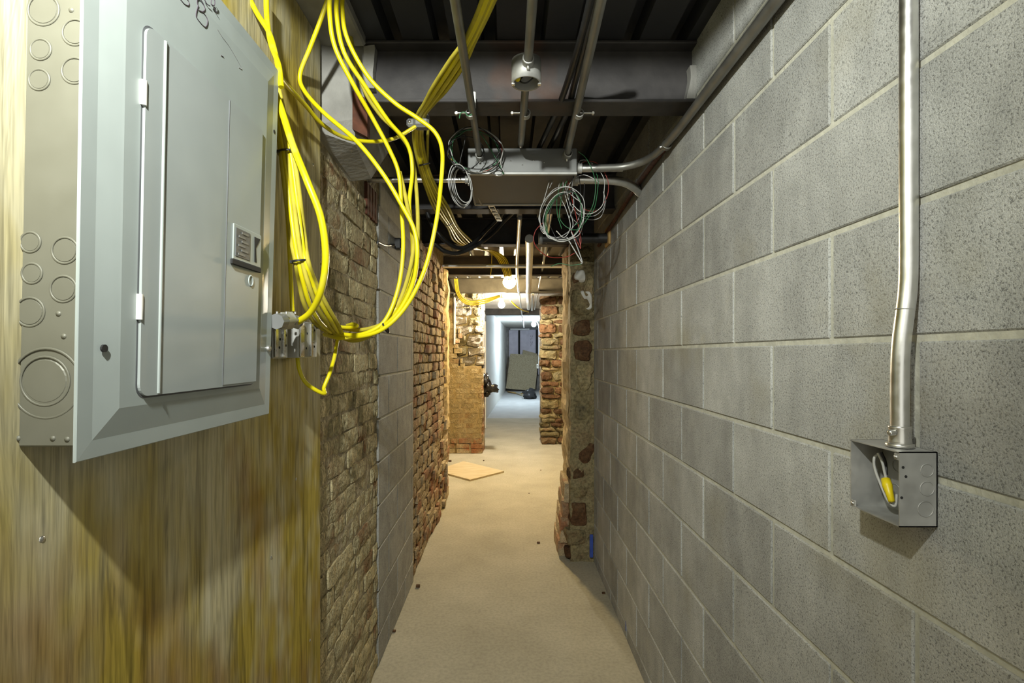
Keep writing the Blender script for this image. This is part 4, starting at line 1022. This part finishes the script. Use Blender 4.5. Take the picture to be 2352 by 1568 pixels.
cable('steel_strap', [(1076, 405, 2.05), (1092, 440, 2.25), (1107, 470, 2.42)], 0.006, M['emt_dull'], 'thin steel strap along the left edge of the trough', 'strap')
tg = [('white_wire', 1292, 492, 50, 62, 1.8, 2.02, 0.35, 0.0), ('white_wire', 1296, 500, 46, 56, 1.3, 2.05, 0.2, 1.0), ('green_wire', 1296, 497, 40, 58, 1.4, 2.04, 0.35, 2.0), ('grey_wire', 1286, 488, 44, 60, 1.2, 2.06, 0.4, 3.0),
      ('black', 1300, 495, 38, 56, 1.2, 2.03, 0.2, 4.0), ('green_wire', 1330, 455, 40, 78, 1.0, 2.05, 0.28, 1.5), ('white_wire', 1345, 430, 45, 62, 1.0, 2.07, -0.1, 2.5), ('grey_wire', 1350, 452, 42, 52, 0.9, 2.09, -0.5, 0.6), ('red_wire', 1352, 428, 44, 60, 0.8, 2.1, -.2, 3.6), ('black', 1340, 440, 30, 70, 0.9, 2.06, 0.15, 0.2)]
names = ['widest white', 'inner white', 'inner green', 'pale grey', 'inner black', 'tall green', 'right white', 'right grey', 'right red', 'tall black']
for k, (mt, a, b, rx, ry, tn, d, tl, a0) in enumerate(tg):
    loop_wire(a, b, rx, ry, tn, d, M[mt], names[k] + ' wire looped in the tangle right of the trough', 0.0016, 50 + k, tl, a0, ())
def wire(pts, mt, label, r_=0.0016): cable('loose_wire', pts, r_, M[mt], label, 'wire', None, 6, 1.0, 6)
wire([(1294, 402, 2.1), (1294, 430, 2.08), (1304, 470, 2.06), (1316, 510, 2.05), (1312, 530, 2.05)], 'white_wire', 'straight white wire dropping from the trough into the tangle')
wire([(1297, 400, 2.12), (1290, 420, 2.1), (1280, 450, 2.08), (1280, 490, 2.06), (1290, 525, 2.05)], 'green_wire', 'straight green wire dropping from the trough into the tangle')
wire([(1304, 405, 2.1), (1312, 450, 2.08), (1322, 490, 2.06), (1334, 545, 2.05), (1333, 565, 2.05)], 'red_wire', 'straight red wire running down through the tangle')
wire([(1262, 415, 2.1), (1255, 440, 2.08), (1246, 470, 2.06)], 'white_wire', 'short white wire end under the front of the trough')
wire([(1272, 410, 2.1), (1262, 432, 2.08)], 'grey_wire', 'short grey wire end beside the white one')
wire([(1328, 348, 1.98), (1345, 362, 2.0), (1360, 390, 2.02), (1368, 425, 2.04), (1362, 470, 2.05), (1345, 500, 2.05), (1320, 517, 2.05)], 'green_wire', 'green wire arcing from the right conduit into the tangle')
wire([(1342, 420, 2.06), (1341, 450, 2.06), (1338, 480, 2.06)], 'black', 'short dark wire under the fat silver conduit')
wire([(1246, 512, 2.05), (1230, 530, 2.05), (1226, 552, 2.05), (1236, 572, 2.06), (1262, 590, 2.08), (1300, 590, 2.1), (1325, 578, 2.1)], 'red_wire', 'red wire swinging wide below the tangle')
wire([(1302, 545, 2.05), (1320, 575, 2.05), (1336, 602, 2.05)], 'white_wire', 'pale wire hanging down to a point, left of the pair', 0.0024)
wire([(1312, 532, 2.05), (1326, 568, 2.05), (1337, 600, 2.05), (1334, 606, 2.05)], 'grey_wire', 'grey wire hanging down to a point, right of the pair', 0.0024)
wire([(1336, 606, 2.05), (1310, 609, 2.06), (1285, 605, 2.07), (1265, 612, 2.08)], 'green_wire', 'green wire running sideways from the hanging point')
wire([(1290, 402, 2.12), (1283, 440, 2.1), (1300, 480, 2.05), (1310, 520, 2.04), (1296, 545, 2.04), (1278, 530, 2.05)], 'white_wire', 'white wire curling back under the tangle')
wire([(1320, 395, 2.1), (1314, 430, 2.06), (1318, 470, 2.05), (1308, 500, 2.04)], 'grey_wire', 'grey wire dropping straight beside the red one')
wire([(1330, 400, 2.1), (1334, 450, 2.08), (1330, 500, 2.06), (1338, 540, 2.05)], 'black', 'dark wire dropping along the right of the tangle')
wire([(1386, 440, 2.1), (1390, 460, 2.1), (1384, 480, 2.1), (1366, 495, 2.09), (1340, 497, 2.08)], 'grey_wire', 'grey wire arcing widest at the right of the tangle')
wire([(1312, 530, 2.05), (1328, 560, 2.05), (1334, 570, 2.05), (1330, 540, 2.05), (1336, 530, 2.05)], 'red_wire', 'red wire end hooked below the tangle')

# ------------------------------------------------------------------ things farther under the ceiling
bp = empty('black_pipe', (0.40, 3.02, EYE + .66), 'black pipe stub sticking out of the block wall', 'pipe')
m = MB(); m.tube([Vector((0.195, 3.02, EYE + .69)), Vector((0.63, 3.02, EYE + .69))], 0.030, 16); obj('pipe', m, M['black'], bp)
m = MB(); m.lathe((0.19, 3.02, EYE + .69), (1, 0, 0), [(0, 0), (.036, 0), (.036, .02), (.03, .022)], 16); obj('end_cap', m, M['box_paint'], bp)
m = MB(); m.box(0.597, 0.612, 2.96, 3.08, EYE + .645, EYE + .755, .004); obj('wall_bracket', m, M['lumber'], bp)
st = empty('slotted_strut', P(1135, 490, 2.62), 'short slotted steel strut hanging behind the trough', 'bracket')
a, b = P(1128, 472, 2.55), P(1147, 505, 2.75); d = (b - a); sx = Vector((0.014, 0, 0))
for s in (-1, 1):
    m = MB(); m.tube([a + sx * s, b + sx * s], 0.004, 4); obj('rail', m, M['zinc'], st)
for k in range(5):
    p = a + d * (k / 4); m = MB(); m.box(p.x - .014, p.x + .014, p.y - .012, p.y + .012, p.z - .004, p.z + .004); obj('rung', m, M['zinc'], st)
# conduits running on down the passage
conduit([(1194, 500, 3.0), (1190, 560, 3.7), (1187, 610, 4.6), (1190, 655, 6.0), (1196, 700, 8.5), (1203, 752, 15.5)], 0.014, M['emt'], 'slim conduit running straight down the passage past the brightest bulb')
cH = conduit([(1216, 548, 3.4), (1216, 590, 4.1), (1215, 640, 5.3), (1214, 676, 6.7), (1214, 708, 8.8)], 0.030, M['emt'], 'fat conduit right of the brightest bulb running away')
sleeve(cH, P(1214, 668, 6.35), (0, 1, 0), 0.036, 0.05, 'coupling', None)
conduit([(1224, 676, 6.7), (1222, 712, 9.3)], 0.018, M['emt'], 'conduit continuing beside the fat one to the header')
conduit([(1270, 470, 2.9), (1254, 560, 3.8), (1247, 610, 4.9), (1238, 660, 6.5), (1228, 710, 9.6)], 0.011, M['emt'], 'thin conduit on the right slanting away down the passage')
conduit([(1262, 480, 3.0), (1247, 545, 3.7), (1243, 580, 4.2)], 0.013, M['emt'], 'short thin conduit left of the slanting one')
conduit([Vector((-1.84, 4.62, EYE + .80)), Vector((1.84, 4.62, EYE + .80))], 0.018, M['emt'], 'silver pipe crossing the passage beside the dusty beam', bends=False)

# small black device on the left wall
bd = empty('cable_end_box', PX(912, 558, XL), 'small black box on a cable sticking out of the grey block patch', 'box')
c = P(914, 560, 2.72)
m = MB(); m.box(c.x - .03, c.x + .02, c.y - .02, c.y + .03, c.z - .03, c.z + .03, .006); obj('body', m, M['black'], bd)
m = MB(); m.tube(spline([PX(868, 556, XL + .01), P(885, 563, 2.5), P(905, 562, 2.66)], 6), 0.006, 6); obj('cord', m, M['black'], bd)

# ------------------------------------------------------------------ bare bulbs
def bulb(c, r_, mat, label, ztop):
    c = Vector(c)
    o = empty('bare_bulb', c, label, 'light bulb')
    m = MB(); prof = [(0, -r_)] + [(r_ * math.sin(a), -r_ * math.cos(a)) for a in [math.pi * k / 10 for k in range(1, 8)]] + [(r_ * .45, r_ * 1.25), (r_ * .40, r_ * 1.5)]
    m.lathe(c, (0, 0, 1), prof, 18); obj('globe', m, mat, o)
    m = MB(); m.lathe(c, (0, 0, 1), [(r_ * .42, r_ * 1.5), (r_ * .55, r_ * 1.5), (r_ * .55, r_ * 2.3), (0, r_ * 2.3)], 12); obj('socket', m, M['white'], o)
    if ztop - c.z - r_ * 2.3 > 0.01:
        m = MB(); m.tube([c + Vector((0, 0, r_ * 2.3)), Vector((c.x, c.y, ztop))], 0.005, 6); obj('cord', m, M['yellow_dusty'], o)
    return o
bulb(P(1170, 648, 5.72), 0.072, M['bulb_warm'], 'brightest warm bare bulb hanging in the opening', ZD)
bulb(P(1152, 700, 7.35), 0.048, M['bulb_white'], 'white bare bulb in the far doorway', ZD)
bulb(P(1226, 745, 15.0), 0.070, M['bulb_cool'], 'small bluish bare bulb farthest down the corridor', EYE + 1.02)
cable('power_cord', [(1228, 735, 15.0), (1234, 740, 15.0), (1238, 755, 14.9), (1238, 800, 14.8), (1237, 835, 14.7)], 0.010, M['white'], 'white cord from the bluish bulb down the right wall', 'cord')
ol = empty('outlet', P(1235, 842, 14.6), 'white outlet low on the right wall of the far corridor', 'outlet')
c = P(1235, 840, 14.6); m = MB(); m.box(c.x - .03, c.x + .03, c.y - .03, c.y + .03, c.z - .07, c.z + .05, .006); obj('plate', m, M['white'], ol)
for s in (-.03, .015):
    m = MB(); m.box(c.x - .014, c.x + .014, c.y - .034, c.y - .028, c.z + s - .01, c.z + s + .012, .002); obj('socket', m, M['grey_wire'], ol)

# ------------------------------------------------------------------ the end of the corridor
sh = empty('white_sheeting', P(1203, 900, 20.1), 'white plastic sheeting with dark straps across the end of the corridor', 'sheeting')
a, b = P(1169, 757, 20.1), P(1238, 860, 20.1)
m = MB(); vs = []; nn = 14
for j in range(nn + 1):
    for i2 in range(nn + 1):
        x = a.x + (b.x - a.x) * i2 / nn; z = a.z + (b.z - a.z) * j / nn
        vs.append((x, 20.1 + 0.02 * math.sin(i2 * 1.3 + j * .35) + .008 * math.sin(j * 1.7), z))
k1 = len(vs)
vs += [(p[0], p[1] + .006, p[2]) for p in vs]
fs = [(j * (nn + 1) + i2, j * (nn + 1) + i2 + 1, (j + 1) * (nn + 1) + i2 + 1, (j + 1) * (nn + 1) + i2) for j in range(nn) for i2 in range(nn)]
fs += [tuple(k1 + q for q in f[::-1]) for f in fs]
m.add(vs, fs, True); obj('sheet', m, M['wrap'], sh)
for (px, wd) in ((1192.5, 4.5), (1233, 5)):
    q0, q1 = P(px - wd / 2, 757, 20.06), P(px + wd / 2, 860, 20.06)
    m = MB(); m.box(q0.x, q1.x, 20.05, 20.07, q1.z, q0.z); obj('strap', m, M['dark'], sh)
for k, yy in enumerate((772, 779, 786, 793)):
    c = P(1221, yy, 20.06); s_ = 0.04
    m = MB(); m.box(c.x - s_, c.x - s_ + .015, 20.063, 20.068, c.z - .04, c.z + .04); m.box(c.x - s_, c.x + s_, 20.063, 20.068, c.z + (.03 if k % 2 else -.04), c.z + (.04 if k % 2 else -.03))
    if k in (0, 2): m.box(c.x + s_ - .015, c.x + s_, 20.063, 20.068, c.z - .04, c.z + .04)
    obj('printed_letter', m, M['print'], sh)
c0_, c1_ = P(1172, 756, 19.9), P(1216, 750, 19.9)
m = MB(); m.tube([c0_, Vector((c1_.x, 19.9, c0_.z))], 0.035, 10); obj('white_bar', m, M['white'], None, 'white bar lying level across the top of the end wall', 'pipe')  # plain white round bar, level, above the sheeting
bd2 = [P(1172, 812, 19.55), P(1237, 816, 19.55), P(1229, 898, 19.35), P(1162, 892, 19.35)]
m = MB(); m.hexa([p for p in bd2], [p + Vector((0, .02, 0)) for p in bd2]); obj('leaning_board', m, M['osb'], None, 'larger speckled wood board leaning at the corridor end', 'board')
bd3 = [P(1201, 803, 19.75), P(1234, 812, 19.75), P(1230, 880, 19.55), P(1196, 876, 19.55)]
m = MB(); m.hexa([p for p in bd3], [p + Vector((0, .02, 0)) for p in bd3]); obj('leaning_board', m, M['osb'], None, 'board corner showing above the larger leaning board', 'board')
for k, pts in enumerate((((1166, 901), (1185, 905)), ((1178, 902), (1200, 910)), ((1197, 906), (1222, 902)))):
    (a1, b1_), (a2, b2_) = pts
    d1 = EYE * F / (b1_ - 811); d2 = EYE * F / (b2_ - 811)
    p1, p2 = P(a1, b1_, d1), P(a2, b2_, d2)
    m = MB(); m.tube([p1 + Vector((0, 0, .03)), p2 + Vector((0, 0, .03))], 0.03, 4); obj('timber_scrap', m, M['lumber'] if k != 1 else M['osb'], None, ['timber scrap under the left of the leaning board', 'middle timber scrap lying before the leaning board', 'dark timber scrap beside the black bag on the floor'][k], 'timber')
def lumpy(c, sx, sy, sz, seed, amp, mat, name, label, cat):
    m = MB(); vs = []; nu, nv = 22, 14
    for j in range(nv + 1):
        th = math.pi * j / nv
        for i2 in range(nu):
            ph = 2 * math.pi * i2 / nu
            u = Vector((math.sin(th) * math.cos(ph), math.sin(th) * math.sin(ph), math.cos(th)))
            k_ = 1 + amp * noise.noise(u * 1.7 + Vector((seed, 0, 0))) + amp * .5 * noise.noise(u * 4.5 + Vector((0, seed, 0)))
            vs.append(Vector(c) + Vector((u.x * sx * k_, u.y * sy * k_, max(u.z * sz * k_, -sz * .9))))
    fs = [(j * nu + i2, j * nu + (i2 + 1) % nu, (j + 1) * nu + (i2 + 1) % nu, (j + 1) * nu + i2) for j in range(nv) for i2 in range(nu)]
    m.add(vs, fs, True)
    return obj(name, m, mat, None, label, cat)
c = P(1215, 912, 16.2); lumpy((c.x, 16.2, 0.15), 0.24, 0.18, 0.16, 3.0, 0.6, M['bag'], 'black_bag', 'black plastic bag on the floor of the far corridor', 'bag')
# black bag stuffed into the jamb of the left stub wall
c = P(1122, 888, 7.62)
hb = empty('hanging_bag', c, 'black plastic bag poking round the edge of the left stub wall', 'bag')
for (cc, s, sd) in ((P(1121, 890, 7.6), (.125, .09, .085), 1.0), (P(1114, 872, 7.58), (.06, .06, .09), 5.0), (P(1118, 903, 7.58), (.04, .04, .06), 8.0)):
    o = lumpy(cc, *s, sd, .75, M['bag'], 'bag_bulge', None, None); WLOC[o] = o.location.copy(); o.parent = hb; o.location = WLOC[o] - WLOC[hb]
# offcut on the floor
q = [Vector(((px - 1165) * EYE / (py - 811), EYE * F / (py - 811), 0)) for px, py in ((1080, 1105), (1158, 1085), (1065, 1062), (1000, 1083))]
m = MB(); m.hexa([p + Vector((0, 0, .001)) for p in q], [p + Vector((0, 0, .02)) for p in q]); obj('plywood_offcut', m, M['offcut'], None, 'pale square of plywood lying on the floor', 'board')
# crumbs on the floor
for k, (px, py, s) in enumerate(((1033, 1060, .022), (1111, 1058, .010), (1237, 1247, .012), (1386, 1363, .010), (1215, 1133, .007), (1242, 1080, .007), (960, 1348, .014), (905, 1450, .010))):
    p = Vector(((px - 1165) * EYE / (py - 811), EYE * F / (py - 811), 0))
    mm = rough_block(s * 2, s * 1.4, s, 2000 + k, s * .3, nx=2, ny=2, nz=2)
    for v in mm.v: v += p + Vector((0, 0, s * .5))
    obj('debris_chip', mm, M['stone2'], None, ['largest dark chip on the floor left of the plywood square', 'small dark chip on the floor behind the plywood square', 'dark chip alone in the middle of the passage floor', 'dark chip on the floor against the block wall', 'tiny chip on the floor nearest the plywood square', 'tiny chip on the floor right of the plywood square', 'dark chip by the foot of the ragged brick', 'dark chip by the foot of the grey block patch'][k], 'debris', 'debris chips on the floor')
# blue chalk marks
for (px, py, h) in ((1437, 1437, .05), ):
    c = PX(px, py, XR - .0012); m = MB(); m.box(c.x, XR, c.y - .004, c.y + .004, c.z - h / 2, c.z + h / 2); obj('chalk_mark', m, M['blue_chalk'], wall_r)
c = P(1359, 1255, 3.50); m = MB(); m.box(c.x - .012, c.x + .012, 3.505, 3.52, c.z - .08, c.z + .08, .003); obj('chalk_mark', m, M['blue_chalk'], pier)
